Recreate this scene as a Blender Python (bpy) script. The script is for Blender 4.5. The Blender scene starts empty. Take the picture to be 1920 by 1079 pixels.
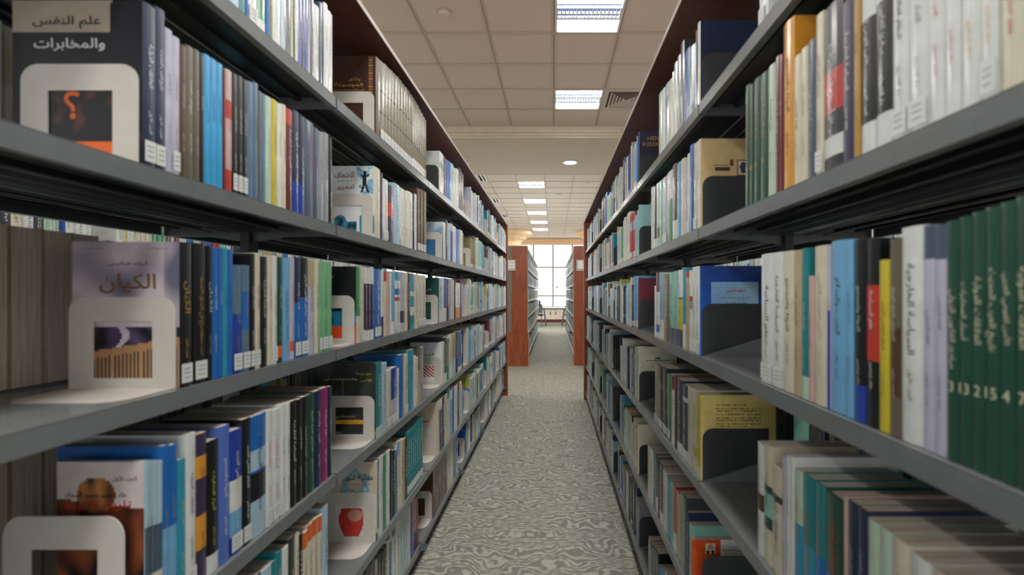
import bpy, math, random
from mathutils import Vector, Matrix, noise as mnoise

# ------------------------------------------------------------------ camera, world, exposure
S = bpy.context.scene
COL = S.collection
F, VX, VY = 885.0, 1037.0, 551.0          # focal length and aisle vanishing point in pixels of a 1920x1079 picture
CH = 1.265                                 # eye height
cd = bpy.data.cameras.new('camera'); cam = bpy.data.objects.new('camera', cd); COL.objects.link(cam)
cam.location = (0, 0, CH); cam.rotation_euler = (math.radians(90), 0, 0)
cd.sensor_width = 36; cd.lens = F / 1920 * 36
cd.shift_x = (960 - VX) / 1920; cd.shift_y = (VY - 539.5) / 1920
cd.clip_start = 0.02
cd.dof.use_dof = True; cd.dof.focus_distance = 4.2; cd.dof.aperture_fstop = 3.6
S.camera = cam
W = bpy.data.worlds.new('daylight'); S.world = W; W.use_nodes = True
W.node_tree.nodes['Background'].inputs[0].default_value = (0.93, 0.97, 1.0, 1)
W.node_tree.nodes['Background'].inputs[1].default_value = 2.3
S.view_settings.view_transform = 'Standard'; S.view_settings.look = 'None'
S.view_settings.gamma = 1; S.view_settings.use_curve_mapping = False
S.view_settings.exposure = 0.0
LAMP = 54.0                                # strength of the ceiling light diffusers
S.cycles.max_bounces = 10; S.cycles.diffuse_bounces = 6
S.cycles.use_denoising = True
rnd = random.Random(7)

# ------------------------------------------------------------------ helpers
def lin(h):
    h = h.lstrip('#'); r = []
    for i in (0, 2, 4):
        c = int(h[i:i+2], 16) / 255
        r.append(c / 12.92 if c <= .04045 else ((c + .055) / 1.055) ** 2.4)
    return tuple(r)

class MB:
    """collects coloured polygons, builds one mesh"""
    def __init__(s): s.v = []; s.f = []; s.c = []; s.m = []; s.uv = {}
    def poly(s, pts, col=(1, 1, 1), mi=0, uv=None):
        n = len(s.v); s.v += [tuple(p) for p in pts]; s.f.append(tuple(range(n, n + len(pts))))
        s.c.append(col); s.m.append(mi)
        if uv: s.uv[len(s.f) - 1] = uv
    def box(s, a, b, col=(1, 1, 1), mi=0):
        x0, y0, z0 = a; x1, y1, z1 = b
        if x0 > x1: x0, x1 = x1, x0
        if y0 > y1: y0, y1 = y1, y0
        if z0 > z1: z0, z1 = z1, z0
        n = len(s.v)
        s.v += [(x0,y0,z0),(x1,y0,z0),(x1,y1,z0),(x0,y1,z0),(x0,y0,z1),(x1,y0,z1),(x1,y1,z1),(x0,y1,z1)]
        for q in ((0,3,2,1),(4,5,6,7),(0,1,5,4),(1,2,6,5),(2,3,7,6),(3,0,4,7)):
            s.f.append(tuple(n + i for i in q)); s.c.append(col); s.m.append(mi)
    def prism(s, pts, z0, z1, col=(1,1,1), mi=0, axis='z'):
        """pts: ccw outline; extruded along axis"""
        def P(p, t):
            return {'z': (p[0], p[1], t), 'y': (p[0], t, p[1]), 'x': (t, p[0], p[1])}[axis]
        k = len(pts)
        s.poly([P(p, z0) for p in reversed(pts)], col, mi); s.poly([P(p, z1) for p in pts], col, mi)
        for i in range(k):
            a, b = pts[i], pts[(i+1) % k]
            s.poly([P(a, z0), P(b, z0), P(b, z1), P(a, z1)], col, mi)
    def tube(s, p, q, r, n=8, col=(1,1,1), mi=0):
        p, q = Vector(p), Vector(q); d = (q - p).normalized()
        u = d.orthogonal().normalized(); w = d.cross(u)
        R = [u * math.cos(2*math.pi*i/n) * r + w * math.sin(2*math.pi*i/n) * r for i in range(n)]
        for i in range(n):
            a, b = R[i], R[(i+1) % n]
            s.poly([p+a, p+b, q+b, q+a], col, mi)
        s.poly([p + a for a in reversed(R)], col, mi); s.poly([q + a for a in R], col, mi)
    def lathe(s, prof, c, n=32, col=(1,1,1), mi=0):
        for k in range(len(prof) - 1):
            (r0, z0), (r1, z1) = prof[k], prof[k+1]
            for i in range(n):
                a, b = 2*math.pi*i/n, 2*math.pi*(i+1)/n
                pts = [(c[0]+r0*math.cos(a), c[1]+r0*math.sin(a), c[2]+z0), (c[0]+r0*math.cos(b), c[1]+r0*math.sin(b), c[2]+z0),
                       (c[0]+r1*math.cos(b), c[1]+r1*math.sin(b), c[2]+z1), (c[0]+r1*math.cos(a), c[1]+r1*math.sin(a), c[2]+z1)]
                if r0 < 1e-6: pts = pts[1:]
                elif r1 < 1e-6: pts = pts[:3]
                s.poly(pts, col, mi)
    def mesh(s, name, mats, uv=False):
        me = bpy.data.meshes.new(name); me.from_pydata(s.v, [], s.f)
        for m in mats: me.materials.append(m)
        if any(s.m): me.polygons.foreach_set('material_index', s.m)
        at = me.color_attributes.new('Col', 'FLOAT_COLOR', 'CORNER')
        buf = []
        for f, c in zip(s.f, s.c): buf += list((c[0], c[1], c[2], 1.0)) * len(f)
        at.data.foreach_set('color', buf)
        if uv:
            ul = me.uv_layers.new(name='UVMap'); ub = []
            for i, f in enumerate(s.f):
                q = s.uv.get(i)
                if q:
                    for t in q: ub += t
                else: ub += [-1.0, -1.0] * len(f)
            ul.data.foreach_set('uv', ub)
        me.update(); return me
    def build(s, name, mat, parent=None, loc=None, smooth=False, uv=False):
        me = s.mesh(name, mat if isinstance(mat, list) else [mat], uv)
        if smooth:
            me.polygons.foreach_set('use_smooth', [True] * len(me.polygons))
        return link(name, me, parent, loc)

def link(name, me, parent=None, loc=None):
    o = bpy.data.objects.new(name, me); COL.objects.link(o)
    if parent: o.parent = parent
    if loc: o.location = loc
    return o
def thing(name, label, cat, loc=(0, 0, 0), rz=0, group=None):
    o = bpy.data.objects.new(name, None); COL.objects.link(o); o.empty_display_size = .05
    o.location = loc; o.rotation_euler = (0, 0, rz); o['label'] = label; o['category'] = cat
    if group: o['group'] = group
    return o
def tag(o, label, cat, group=None):
    o['label'] = label; o['category'] = cat
    if group: o['group'] = group
    return o
def struct(o): o['kind'] = 'structure'; return o

# ------------------------------------------------------------------ materials
def mat(name, col, rough=.6, metal=0, spec=.5):
    m = bpy.data.materials.new(name); m.use_nodes = True; b = m.node_tree.nodes['Principled BSDF']
    b.inputs['Base Color'].default_value = (*col, 1); b.inputs['Roughness'].default_value = rough
    b.inputs['Metallic'].default_value = metal; b.inputs['Specular IOR Level'].default_value = spec
    return m
def N(m, t, **kw):
    n = m.node_tree.nodes.new(t)
    for k, v in kw.items():
        if k.startswith('i_'): n.inputs[k[2:].replace('_', ' ')].default_value = v
        else: setattr(n, k, v)
    return n
def L(m, a, b): m.node_tree.links.new(a, b)
def P(m): return m.node_tree.nodes['Principled BSDF']
def mapped(m, scale, coord='Object'):
    tc = N(m, 'ShaderNodeTexCoord'); mp = N(m, 'ShaderNodeMapping'); mp.inputs['Scale'].default_value = scale
    L(m, tc.outputs[coord], mp.inputs['Vector']); return mp.outputs['Vector']
def ramp(m, fac, stops):
    r = N(m, 'ShaderNodeValToRGB'); e = r.color_ramp.elements
    while len(e) < len(stops): e.new(.5)
    for k, (p, c) in enumerate(stops): e[k].position = p; e[k].color = (*c, 1)
    L(m, fac, r.inputs['Fac']); return r.outputs['Color']
def math_(m, op, a, b=None, c=None):
    n = N(m, 'ShaderNodeMath', operation=op)
    for i, x in enumerate((a, b, c)):
        if x is None: continue
        if isinstance(x, (int, float)): n.inputs[i].default_value = x
        else: L(m, x, n.inputs[i])
    return n.outputs[0]

def speckled(name, col, rough, metal=0, amt=.12, scale=40, bump=0.0):
    m = mat(name, col, rough, metal)
    v = mapped(m, (1, 1, 1)); n = N(m, 'ShaderNodeTexNoise'); n.inputs['Scale'].default_value = scale; n.inputs['Detail'].default_value = 3
    L(m, v, n.inputs['Vector'])
    lo = tuple(c * (1 - amt) for c in col); hi = tuple(min(1, c * (1 + amt)) for c in col)
    L(m, ramp(m, n.outputs['Fac'], [(.3, lo), (.7, hi)]), P(m).inputs['Base Color'])
    if bump:
        b = N(m, 'ShaderNodeBump'); b.inputs['Strength'].default_value = bump; b.inputs['Distance'].default_value = .002
        L(m, n.outputs['Fac'], b.inputs['Height']); L(m, b.outputs['Normal'], P(m).inputs['Normal'])
    return m

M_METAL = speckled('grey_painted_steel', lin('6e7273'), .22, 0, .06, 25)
M_UNDERSHADE = speckled('shaded_shelf_underside', lin('2b2d30'), .3, 0, .06, 25)  # same shelf steel; shade under the shelves and ribs painted into its colour
M_POST = speckled('dark_painted_steel', lin('2c2f33'), .45, 0, .06, 30)
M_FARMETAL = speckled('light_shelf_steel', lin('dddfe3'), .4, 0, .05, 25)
M_TILE = speckled('ceiling_tile', lin('ddd0c2'), .95, 0, .04, 220, .25)
M_GRID = mat('ceiling_grid_paint', lin('cfc3b7'), .6)
M_BEAM = speckled('beam_plaster', lin('d6cab6'), .9, 0, .03, 8)
M_WALL = speckled('wall_paint', lin('e4dccf'), .9, 0, .03, 6)
M_PEACH = speckled('peach_paint', lin('f0d0a6'), .8, 0, .04, 6)
M_WHITE = mat('white_enamel', lin('e6e4de'), .35)
M_BEND_W = speckled('white_enamelled_steel', lin('cbc5bc'), .38, 0, .03, 30)
M_BEND_K = speckled('charcoal_enamelled_steel', lin('3c3e40'), .34, 0, .06, 30)
M_FRAME = mat('window_frame_paint', lin('9d8f86'), .5)
M_DARK = mat('black_plastic', lin('1c1d22'), .5)
M_SLOT = mat('slot_dark', lin('17181a'), .8)
M_CHROME = mat('grey_tube', lin('6a6d72'), .35, .6)
M_ACRYL = mat('clear_grey_acrylic', lin('b9b4b0'), .25)
M_PAPER = mat('paper', lin('e8e6e2'), .8)

def wood(name, a, b, rough=.35):
    m = mat(name, a, rough)
    v = mapped(m, (9, 9, .9)); n = N(m, 'ShaderNodeTexNoise'); n.inputs['Scale'].default_value = 3.5
    n.inputs['Detail'].default_value = 6; n.inputs['Distortion'].default_value = .6
    L(m, v, n.inputs['Vector'])
    L(m, ramp(m, n.outputs['Fac'], [(.3, a), (.7, b)]), P(m).inputs['Base Color'])
    return m
M_WOOD = wood('cherry_wood_veneer', lin('77381e'), lin('9a4f2c'))
M_WOODD = wood('dark_cherry_veneer', lin('562a22'), lin('6d372b'), .4)
M_EDGE = mat('pale_edge_band', lin('9c9084'), .5)

def emis(name, col, st):
    m = bpy.data.materials.new(name); m.use_nodes = True; nt = m.node_tree; nt.nodes.clear()
    e = nt.nodes.new('ShaderNodeEmission'); e.inputs[0].default_value = (*col, 1); e.inputs[1].default_value = st
    o = nt.nodes.new('ShaderNodeOutputMaterial'); nt.links.new(e.outputs[0], o.inputs[0]); return m
M_LAMP = emis('lit_diffuser', (1.0, .985, .95), LAMP)
M_TUBE = emis('lit_tube', (.30, .50, .95), .55)

m = M_GLASS = bpy.data.materials.new('window_glass'); m.use_nodes = True; nt = m.node_tree; nt.nodes.clear()
tr = nt.nodes.new('ShaderNodeBsdfTransparent'); gl = nt.nodes.new('ShaderNodeBsdfGlossy'); gl.inputs['Roughness'].default_value = .02
mx = nt.nodes.new('ShaderNodeMixShader'); mx.inputs[0].default_value = .06; ou = nt.nodes.new('ShaderNodeOutputMaterial')
nt.links.new(tr.outputs[0], mx.inputs[1]); nt.links.new(gl.outputs[0], mx.inputs[2]); nt.links.new(mx.outputs[0], ou.inputs[0])

# carpet: pale feather strokes on grey green pile
m = M_CARPET = mat('carpet', lin('8b8a7e'), .95, spec=.15)
v = mapped(m, (1, 1, 1))
wn = N(m, 'ShaderNodeTexNoise'); wn.inputs['Scale'].default_value = 5.5; wn.inputs['Detail'].default_value = 1.5; L(m, v, wn.inputs['Vector'])
vs = N(m, 'ShaderNodeVectorMath', operation='MULTIPLY_ADD'); L(m, wn.outputs['Color'], vs.inputs[0]); vs.inputs[1].default_value = (.16, .34, 0); L(m, v, vs.inputs[2])
w1 = N(m, 'ShaderNodeTexWave', wave_type='BANDS', bands_direction='Y'); w1.inputs['Scale'].default_value = 10.5; w1.inputs['Distortion'].default_value = 5
w1.inputs['Detail'].default_value = 1.5; w1.inputs['Detail Scale'].default_value = 1.8; w1.inputs['Detail Roughness'].default_value = .6
L(m, vs.outputs[0], w1.inputs['Vector']); a = w1.outputs['Fac']
n2 = N(m, 'ShaderNodeTexNoise'); n2.inputs['Scale'].default_value = 32; n2.inputs['Detail'].default_value = 1; L(m, v, n2.inputs['Vector'])
b2 = math_(m, 'MULTIPLY_ADD', n2.outputs['Fac'], 2.0, -1.0); a = math_(m, 'ADD', a, b2)
n3 = N(m, 'ShaderNodeTexNoise'); n3.inputs['Scale'].default_value = 330; n3.inputs['Detail'].default_value = 2; L(m, v, n3.inputs['Vector'])
a = math_(m, 'ADD', a, math_(m, 'MULTIPLY_ADD', n3.outputs['Fac'], .9, -.45))
L(m, ramp(m, a, [(.25, lin('7b7c73')), (.98, lin('a9a89c'))]), P(m).inputs['Base Color'])
bp = N(m, 'ShaderNodeBump'); bp.inputs['Strength'].default_value = .5; bp.inputs['Distance'].default_value = .003
L(m, n3.outputs['Fac'], bp.inputs['Height']); L(m, bp.outputs['Normal'], P(m).inputs['Normal'])

def colmat(name, rough, text=False, coat=.0):
    m = mat(name, (1, 1, 1), rough)
    at = N(m, 'ShaderNodeAttribute'); at.attribute_name = 'Col'; c = at.outputs['Color']
    if text:                                # tiny print on the spines of the books too small for real lettering
        tc = N(m, 'ShaderNodeTexCoord'); sp = N(m, 'ShaderNodeSeparateXYZ'); L(m, tc.outputs['UV'], sp.inputs[0])
        u, w = sp.outputs[0], sp.outputs[1]
        fr = math_(m, 'FRACT', u); inn = math_(m, 'LESS_THAN', math_(m, 'ABSOLUTE', math_(m, 'SUBTRACT', fr, .5)), .2)
        fw = math_(m, 'FRACT', w)
        rng = math_(m, 'MULTIPLY', math_(m, 'GREATER_THAN', fw, .34), math_(m, 'LESS_THAN', fw, .86))
        cb = N(m, 'ShaderNodeCombineXYZ'); L(m, math_(m, 'MULTIPLY', u, 5.0), cb.inputs[0]); L(m, math_(m, 'MULTIPLY', w, 42.0), cb.inputs[1])
        no = N(m, 'ShaderNodeTexNoise'); no.inputs['Scale'].default_value = 1.0; no.inputs['Detail'].default_value = 2; L(m, cb.outputs[0], no.inputs['Vector'])
        mk = math_(m, 'MULTIPLY', math_(m, 'MULTIPLY', inn, rng), math_(m, 'GREATER_THAN', no.outputs['Fac'], .52))
        hv = N(m, 'ShaderNodeSeparateColor'); hv.mode = 'HSV'; L(m, c, hv.inputs[0])
        inv = math_(m, 'LESS_THAN', hv.outputs[2], .3)
        ink = N(m, 'ShaderNodeMix', data_type='RGBA'); L(m, inv, ink.inputs[0]); ink.inputs[6].default_value = (.03, .03, .05, 1); ink.inputs[7].default_value = (.75, .72, .62, 1)
        mi = N(m, 'ShaderNodeMix', data_type='RGBA'); L(m, math_(m, 'MULTIPLY', mk, .7), mi.inputs[0]); L(m, c, mi.inputs[6]); L(m, ink.outputs[2], mi.inputs[7])
        c = mi.outputs[2]
    v = mapped(m, (1, 1, 1)); n = N(m, 'ShaderNodeTexNoise'); n.inputs['Scale'].default_value = 35; n.inputs['Detail'].default_value = 3; L(m, v, n.inputs['Vector'])
    k = N(m, 'ShaderNodeMix', data_type='RGBA', blend_type='MULTIPLY'); k.inputs[0].default_value = 1
    L(m, c, k.inputs[6]); L(m, ramp(m, n.outputs['Fac'], [(.3, (.86, .86, .86)), (.7, (1, 1, 1))]), k.inputs[7])
    L(m, k.outputs[2], P(m).inputs['Base Color']); P(m).inputs['Coat Weight'].default_value = coat; P(m).inputs['Coat Roughness'].default_value = .18
    return m
M_COVER = colmat('book_cover', .38, coat=.55)
M_COVERS = colmat('book_cover_far', .4, text=True, coat=.4)
M_PRINT = colmat('printed_art', .45)
m = M_PAGES = mat('page_edges', lin('cbbfae'), .9)
v = mapped(m, (6, 420, 6)); n = N(m, 'ShaderNodeTexNoise'); n.inputs['Scale'].default_value = 1.0; n.inputs['Detail'].default_value = 2; L(m, v, n.inputs['Vector'])
L(m, ramp(m, n.outputs['Fac'], [(.3, lin('a99b88')), (.7, lin('dacfc0'))]), P(m).inputs['Base Color'])
INK = {}
def ink(k):
    if k not in INK: INK[k] = mat('ink_' + k, PAL[k][0], .5)
    return INK[k]

# ------------------------------------------------------------------ Arabic lettering
AR = {'ء': 'ﺀﺀﺀﺀ', 'آ': 'ﺁﺂﺁﺂ', 'أ': 'ﺃﺄﺃﺄ', 'ؤ': 'ﺅﺆﺅﺆ', 'إ': 'ﺇﺈﺇﺈ', 'ئ': 'ﺉﺊﺋﺌ', 'ا': 'ﺍﺎﺍﺎ', 'ب': 'ﺏﺐﺑﺒ', 'ة': 'ﺓﺔﺓﺔ', 'ت': 'ﺕﺖﺗﺘ',
      'ث': 'ﺙﺚﺛﺜ', 'ج': 'ﺝﺞﺟﺠ', 'ح': 'ﺡﺢﺣﺤ', 'خ': 'ﺥﺦﺧﺨ', 'د': 'ﺩﺪﺩﺪ', 'ذ': 'ﺫﺬﺫﺬ', 'ر': 'ﺭﺮﺭﺮ', 'ز': 'ﺯﺰﺯﺰ', 'س': 'ﺱﺲﺳﺴ', 'ش': 'ﺵﺶﺷﺸ',
      'ص': 'ﺹﺺﺻﺼ', 'ض': 'ﺽﺾﺿﻀ', 'ط': 'ﻁﻂﻃﻄ', 'ظ': 'ﻅﻆﻇﻈ', 'ع': 'ﻉﻊﻋﻌ', 'غ': 'ﻍﻎﻏﻐ', 'ف': 'ﻑﻒﻓﻔ', 'ق': 'ﻕﻖﻗﻘ', 'ك': 'ﻙﻚﻛﻜ', 'ل': 'ﻝﻞﻟﻠ',
      'م': 'ﻡﻢﻣﻤ', 'ن': 'ﻥﻦﻧﻨ', 'ه': 'ﻩﻪﻫﻬ', 'و': 'ﻭﻮﻭﻮ', 'ى': 'ﻯﻰﻯﻰ', 'ي': 'ﻱﻲﻳﻴ'}
NOJOIN = set('ءآأؤإاةدذرزوى')
LA = {'ا': 'ﻻﻼ', 'أ': 'ﻷﻸ', 'إ': 'ﻹﻺ', 'آ': 'ﻵﻶ'}
def shape(t):
    out = []; i = 0; prev = False
    while i < len(t):
        ch = t[i]
        if ch == 'ل' and i + 1 < len(t) and t[i+1] in LA:
            out.append(LA[t[i+1]][1 if prev else 0]); prev = False; i += 2; continue
        if ch in AR:
            nxt = i + 1 < len(t) and t[i+1] in AR and t[i+1] != 'ء' and ch not in NOJOIN
            out.append(AR[ch][(1 if prev else 0) + (2 if nxt else 0)]); prev = nxt
        else: out.append(ch); prev = False
        i += 1
    return ''.join(reversed(out)) if any(c in AR for c in t) else t
TXT = {}
def textmesh(t, bold=.0):
    """text mesh centred on origin in the XY plane, one unit high; returns (mesh, width)"""
    if (t, bold) in TXT: return TXT[(t, bold)]
    c = bpy.data.curves.new('lettering', 'FONT'); c.body = shape(t); c.resolution_u = 2; c.offset = bold
    c.align_x = 'CENTER'
    o = bpy.data.objects.new('tmp', c); COL.objects.link(o); bpy.context.view_layer.update()
    me = bpy.data.meshes.new_from_object(o.evaluated_get(bpy.context.evaluated_depsgraph_get()))
    bpy.data.objects.remove(o)
    xs = [v.co.x for v in me.vertices]; ys = [v.co.y for v in me.vertices]
    h = max(ys) - min(ys); w = max(xs) - min(xs); cx = (max(xs) + min(xs)) / 2; cy = (max(ys) + min(ys)) / 2
    for v in me.vertices: v.co = ((v.co.x - cx) / h, (v.co.y - cy) / h, 0)
    me.name = 'lettering'; me.materials.clear(); me.materials.append(M_DARK)
    TXT[(t, bold)] = (me, w / h); return TXT[(t, bold)]
def put_text(t, color, parent, M, height=None, width=None, name='lettering', bold=0.0):
    me, asp = textmesh(t, bold)
    if height is None: height = width / asp
    sx = height if width is None else width / asp
    o = link(name, me, parent); o.material_slots[0].link = 'OBJECT'; o.material_slots[0].material = ink(color)
    o.matrix_local = M @ Matrix.Diagonal((sx, height, 1, 1)); return o
def frame(xa, ya, org):                      # text x axis, text y axis, origin
    xa, ya = Vector(xa), Vector(ya); za = xa.cross(ya)
    return Matrix(((xa.x, ya.x, za.x, org[0]), (xa.y, ya.y, za.y, org[1]), (xa.z, ya.z, za.z, org[2]), (0, 0, 0, 1)))

# ------------------------------------------------------------------ palette: key -> (colour, words)
PAL = {k: (lin(h), w) for k, h, w in [
 ('w','d9dcd8','white'),('c','d3ccb4','cream'),('ct','b3a37f','tan'),('pb','a9c3d3','pale blue'),('lb','6ea9d2','light blue'),
 ('sk','2f9bd2','sky blue'),('b','1c66b5','blue'),('rb','1f3fa0','royal blue'),('nv','1e2a4a','navy blue'),('k','141518','black'),
 ('dg','34373c','dark grey'),('g','8b9093','grey'),('tp','655c4e','taupe'),('br','503828','brown'),('m','661d24','maroon'),
 ('r','b8352a','red'),('o','d8622a','orange'),('am','d9952f','amber'),('y','c9b832','yellow'),('gr','1c4a38','dark green'),
 ('gn','3f8f5d','green'),('lg','74b383','light green'),('pg','b7cdb9','pale green'),('t','1b7f86','teal'),('cy','2b93b0','cyan'),
 ('lv','b6b4c6','lavender'),('bt','7d5a30','brown'),('pp','3d3050','dark purple'),('mg','8f2462','magenta'),('pk','c9a8a0','pink'),('sl','48586b','slate blue'),
 ('bg','55768f','steel blue'),('mt','86bfae','mint green'),('pl','5470bd','periwinkle blue'),('ol','80804e','olive'),('go','b48a3c','gold'),
 ('enc','6b614a','olive brown'),('hp','c04fa0','pink'),('lw','e3e6e8','white')]}

# ------------------------------------------------------------------ book model (local frame: +X out of the shelf, +Y to the viewer's right, origin at spine foot)
def book_faces(T, D, H, bands, cov, rounded=True):
    """returns list of (pts, colour, kind) for the cover: spine in bands, two boards"""
    out = []; th = .0010; t = T / 2
    n = 5 if rounded else 3; bul = min(.003, T * .12)
    arc = [(-bul * (2*i/(n-1) - 1)**2, -t + T * i / (n-1)) for i in range(n)]
    zs = sorted({0.0, H} | {H * q for b in bands for q in b[:2]})
    for a, b in zip(zs, zs[1:]):
        mid = (a + b) / 2 / H; col = cov
        for lo, hi, c in bands:
            if lo <= mid <= hi: col = c
        for i in range(n - 1):
            (x0, y0), (x1, y1) = arc[i], arc[i+1]
            out.append(([(x0,y0,a),(x1,y1,a),(x1,y1,b),(x0,y0,b)], col, 's', i / (n-1), (i+1) / (n-1), a / H, b / H))
    xb = arc[0][0]
    for s in (-1, 1):
        y0, y1 = s * t, s * (t - th)
        q = [(-D, y0, 0), (xb, y0, 0), (xb, y0, H), (-D, y0, H)]
        out.append((q if s < 0 else q[::-1], cov, 'b'))
        q = [(-D, y1, 0), (xb - th, y1, 0), (xb - th, y1, H), (-D, y1, H)]
        out.append((q[::-1] if s < 0 else q, cov, 'b'))
        out.append(([(-D, y0, H), (xb, y0, H), (xb, y1, H), (-D, y1, H)][::s], cov, 'b'))
        out.append(([(-D, y0, 0), (xb, y0, 0), (xb, y1, 0), (-D, y1, 0)][::-s], cov, 'b'))
        out.append(([(-D, y0, 0), (-D, y1, 0), (-D, y1, H), (-D, y0, H)][::-s], cov, 'b'))
    for z in (0, H):                          # spine thickness cap
        q = [(x, y, z) for x, y in arc] + [(xb - th, t - th, z), (xb - th, -t + th, z)]
        out.append((q if z else q[::-1], cov, 'b'))
    return out
def page_box(T, D, H, hard=False):
    i = .003 if hard else .0004                # hardbacks have boards standing proud of the leaves, paperbacks are flush
    return (-D + .001 + i, -T/2 + .0011, i), (-.0045, T/2 - .0011, H - i)
HARD = ('enc', 'gr', 'br', 'm', 'tp', 't')

BOOKS = []   # every book as a dict; sorted out at the end into separate ones and the mass
def spx(side, tier): return -.609 if (side < 0 and tier == 6) else SPX[side]
def zshelf(side, tier): return (ZL if side < 0 else ZR)[tier]
ZL = {1: 1.782, 2: 1.446, 3: 1.118, 4: .790, 5: .455, 6: .12}
ZR = {1: 1.765, 2: 1.438, 3: 1.100, 4: .770, 5: .432, 6: .10}
XL, XR = -.57, .383
SPX = {-1: -.576, 1: .389}                    # spine planes
SEAM = {-1: [-.585, .329, 1.243, 2.157, 3.071, 3.985, 4.899, 5.813], 1: [-.585, .329, 1.243, 2.157, 3.071, 3.985, 4.80, 5.60]}

def add_book(side, tier, bay, y0, y1, H, col, opts=(), D=None, dx=None, idx=0, anchor='', cov=None, hand=True, z=None, X=None, inv=False):
    T = abs(y1 - y0) - .0006
    if T < .004: return None
    if tier == 6 and side < 0 and X is None: D = rnd.uniform(.145, .16)
    b = dict(side=side, tier=tier, bay=bay, y=(y0 + y1) / 2, T=T, H=H, col=col, opts=list(opts), D=D or rnd.uniform(.15, .175),
             dx=rnd.uniform(0, .003) if dx is None else dx, idx=idx, anchor=anchor, cov=cov, z=(zshelf(side, tier) + .0012) if z is None else z, X=X, inv=inv)
    BOOKS.append(b); return b

ORD = ['zeroth','first','second','third','fourth','fifth','sixth','seventh','eighth','ninth','tenth','eleventh','twelfth','thirteenth','fourteenth',
       'fifteenth','sixteenth','seventeenth','eighteenth','nineteenth']
def ordw(n):
    if n < 20: return ORD[n]
    tens = {2: 'twenty', 3: 'thirty', 4: 'forty', 5: 'fifty', 6: 'sixty'}
    if n % 10 == 0: return tens[n // 10][:-1] + 'ieth'
    return tens[n // 10] + '-' + ORD[n % 10]
TIER = {1: 'top shelf', 2: 'second shelf', 3: 'third shelf', 4: 'fourth shelf', 5: 'fifth shelf', 6: 'bottom shelf'}
BAY = {0: 'nearest', 1: 'second', 2: 'third', 3: 'fourth', 4: 'fifth', 5: 'last'}

def row(side, tier, bay, ox, oy, sc, start, data, anchor=None, cov0=None, D0=None):
    """hand-read row of spines: crop origin and scale, first edge, then 'edge top colour options' per spine"""
    X = spx(side, tier); yp = F * X / (ox + start / sc - VX); lst = []
    for e in data.split('|'):
        p = e.split(); px = ox + float(p[0]) / sc; y = F * X / (px - VX)
        if p[1].startswith('h'): H = float(p[1][1:]) / 100
        else:
            py = oy + float(p[1]) / sc; ym = (y + yp) / 2
            H = CH + (VY - py) * ym / F - zshelf(side, tier)
        H = max(.12, min(.31, H)); lst.append((min(y, yp), max(y, yp), H, p[2], p[3:]))
        yp = y
    lo_, hi_ = SEAM[side][bay + 1] + .006, SEAM[side][bay + 2] - .006
    lst = [(max(a, lo_), min(b, hi_), H, c, o) for a, b, H, c, o in lst if min(b, hi_) - max(a, lo_) > .006]
    if side > 0: lst = lst[::-1]               # near to far in both cases
    nb = len(lst)
    rev = side > 0 and bay == 0               # right nearest bay: counted from its far end (the gap beside the black bookend)
    out = []
    for i, (a, b, H, c, o) in enumerate(lst):
        k = (nb - i) if (rev or anchor == 'far end') else i + 1
        out.append(add_book(side, tier, bay, a, b, H, c, o, idx=k, anchor=anchor or ('white bookend' if side < 0 else ('black gap' if rev else 'black bookend')),
                            dx=0.0015 if i else 0, D=(D0 if i == 0 else None), cov=(cov0 if i == 0 else None)))
    return out

# ---- left rack, nearest bay
C2 = (300, 0, 3.597); C4 = (300, 400, 3.083); C6 = (300, 720, 3.005); C7 = (600, 80, 3.372); C8 = (600, 380, 4.494); CA = (600, 580, 3.853); CB = (600, 820, 4.167)
row(-1, 1, 0, *C2, -260, '-200 h23 pb|-150 h24 w L|-80 h23 nv|-30 h22 w|20 h24 lb L|80 h23 c|130 h22 b tw|180 h24 w tb|240 h23 w|300 h24 pb|365 h22 w|430 h23 w tb L|492 h24 pb b80-100y tb|545 h23 pb|590 h23 t b60-100y|606 h22 b|668 h24 w L|726 h24 w tr b55-100pk b10-50gn|750 h23 b tw|768 h22 ol|828 h24 w|858 h24 pb|890 h23 dg tw|905 h22 c|920 h22 gr|940 h22 c|965 h24 rb tw|985 h24 nv|1005 h24 rb tw|1020 h22 lv|1045 h22 dg tw|1083 45 w tk|1100 22 sl|1115 20 nv|1138 30 w|1158 80 w|1180 110 w L', anchor='far end')
LT2 = row(-1, 2, 0, *C2, -108, '-22 40 nv tw L|48 66 nv tw L|95 205 lv tk|146 258 lv tk L|186 315 br|240 320 tp tw|279 345 tp tw|308 375 k tw|350 378 sk|392 405 sk|435 435 sk|452 475 m tw|498 480 pk tr b0-18r b60-75r|533 505 k tw L|568 520 k tw L|600 545 k tw L|640 560 bg|672 565 bg|692 620 tp tr|722 640 bg|765 660 pg tr|800 680 y|830 705 w|860 712 c|905 745 m b85-100r|950 755 nv tw b0-30rb|985 790 nv tw b0-30rb|1047 825 sl thp|1079 870 sl thp|1110 895 g|1148 905 g|1170 935 k tw|1195 955 k tw', D0=.185, cov0='psych')
LT3 = row(-1, 3, 0, *C4, 120, '192 175 k tgo L|205 182 lv|282 180 k tgo L|312 195 k tpg|346 205 b tw|371 205 b tw|400 205 cy|430 215 b|485 305 rb tgo L b55-100bg|530 305 bg tgo L b40-75b|558 238 k tw L|588 235 c L|630 255 k|658 250 c|686 250 w L|719 258 gr b5-16o|760 262 lb|786 262 lv b8-18o tr|822 262 b tw b55-100nv L|866 262 b tw b60-100k L|902 278 lv b72-100ct tk|926 275 c|945 280 lg tk L|978 282 lg tk L|1009 285 lg tk L', D0=.168, cov0='entity')
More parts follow.
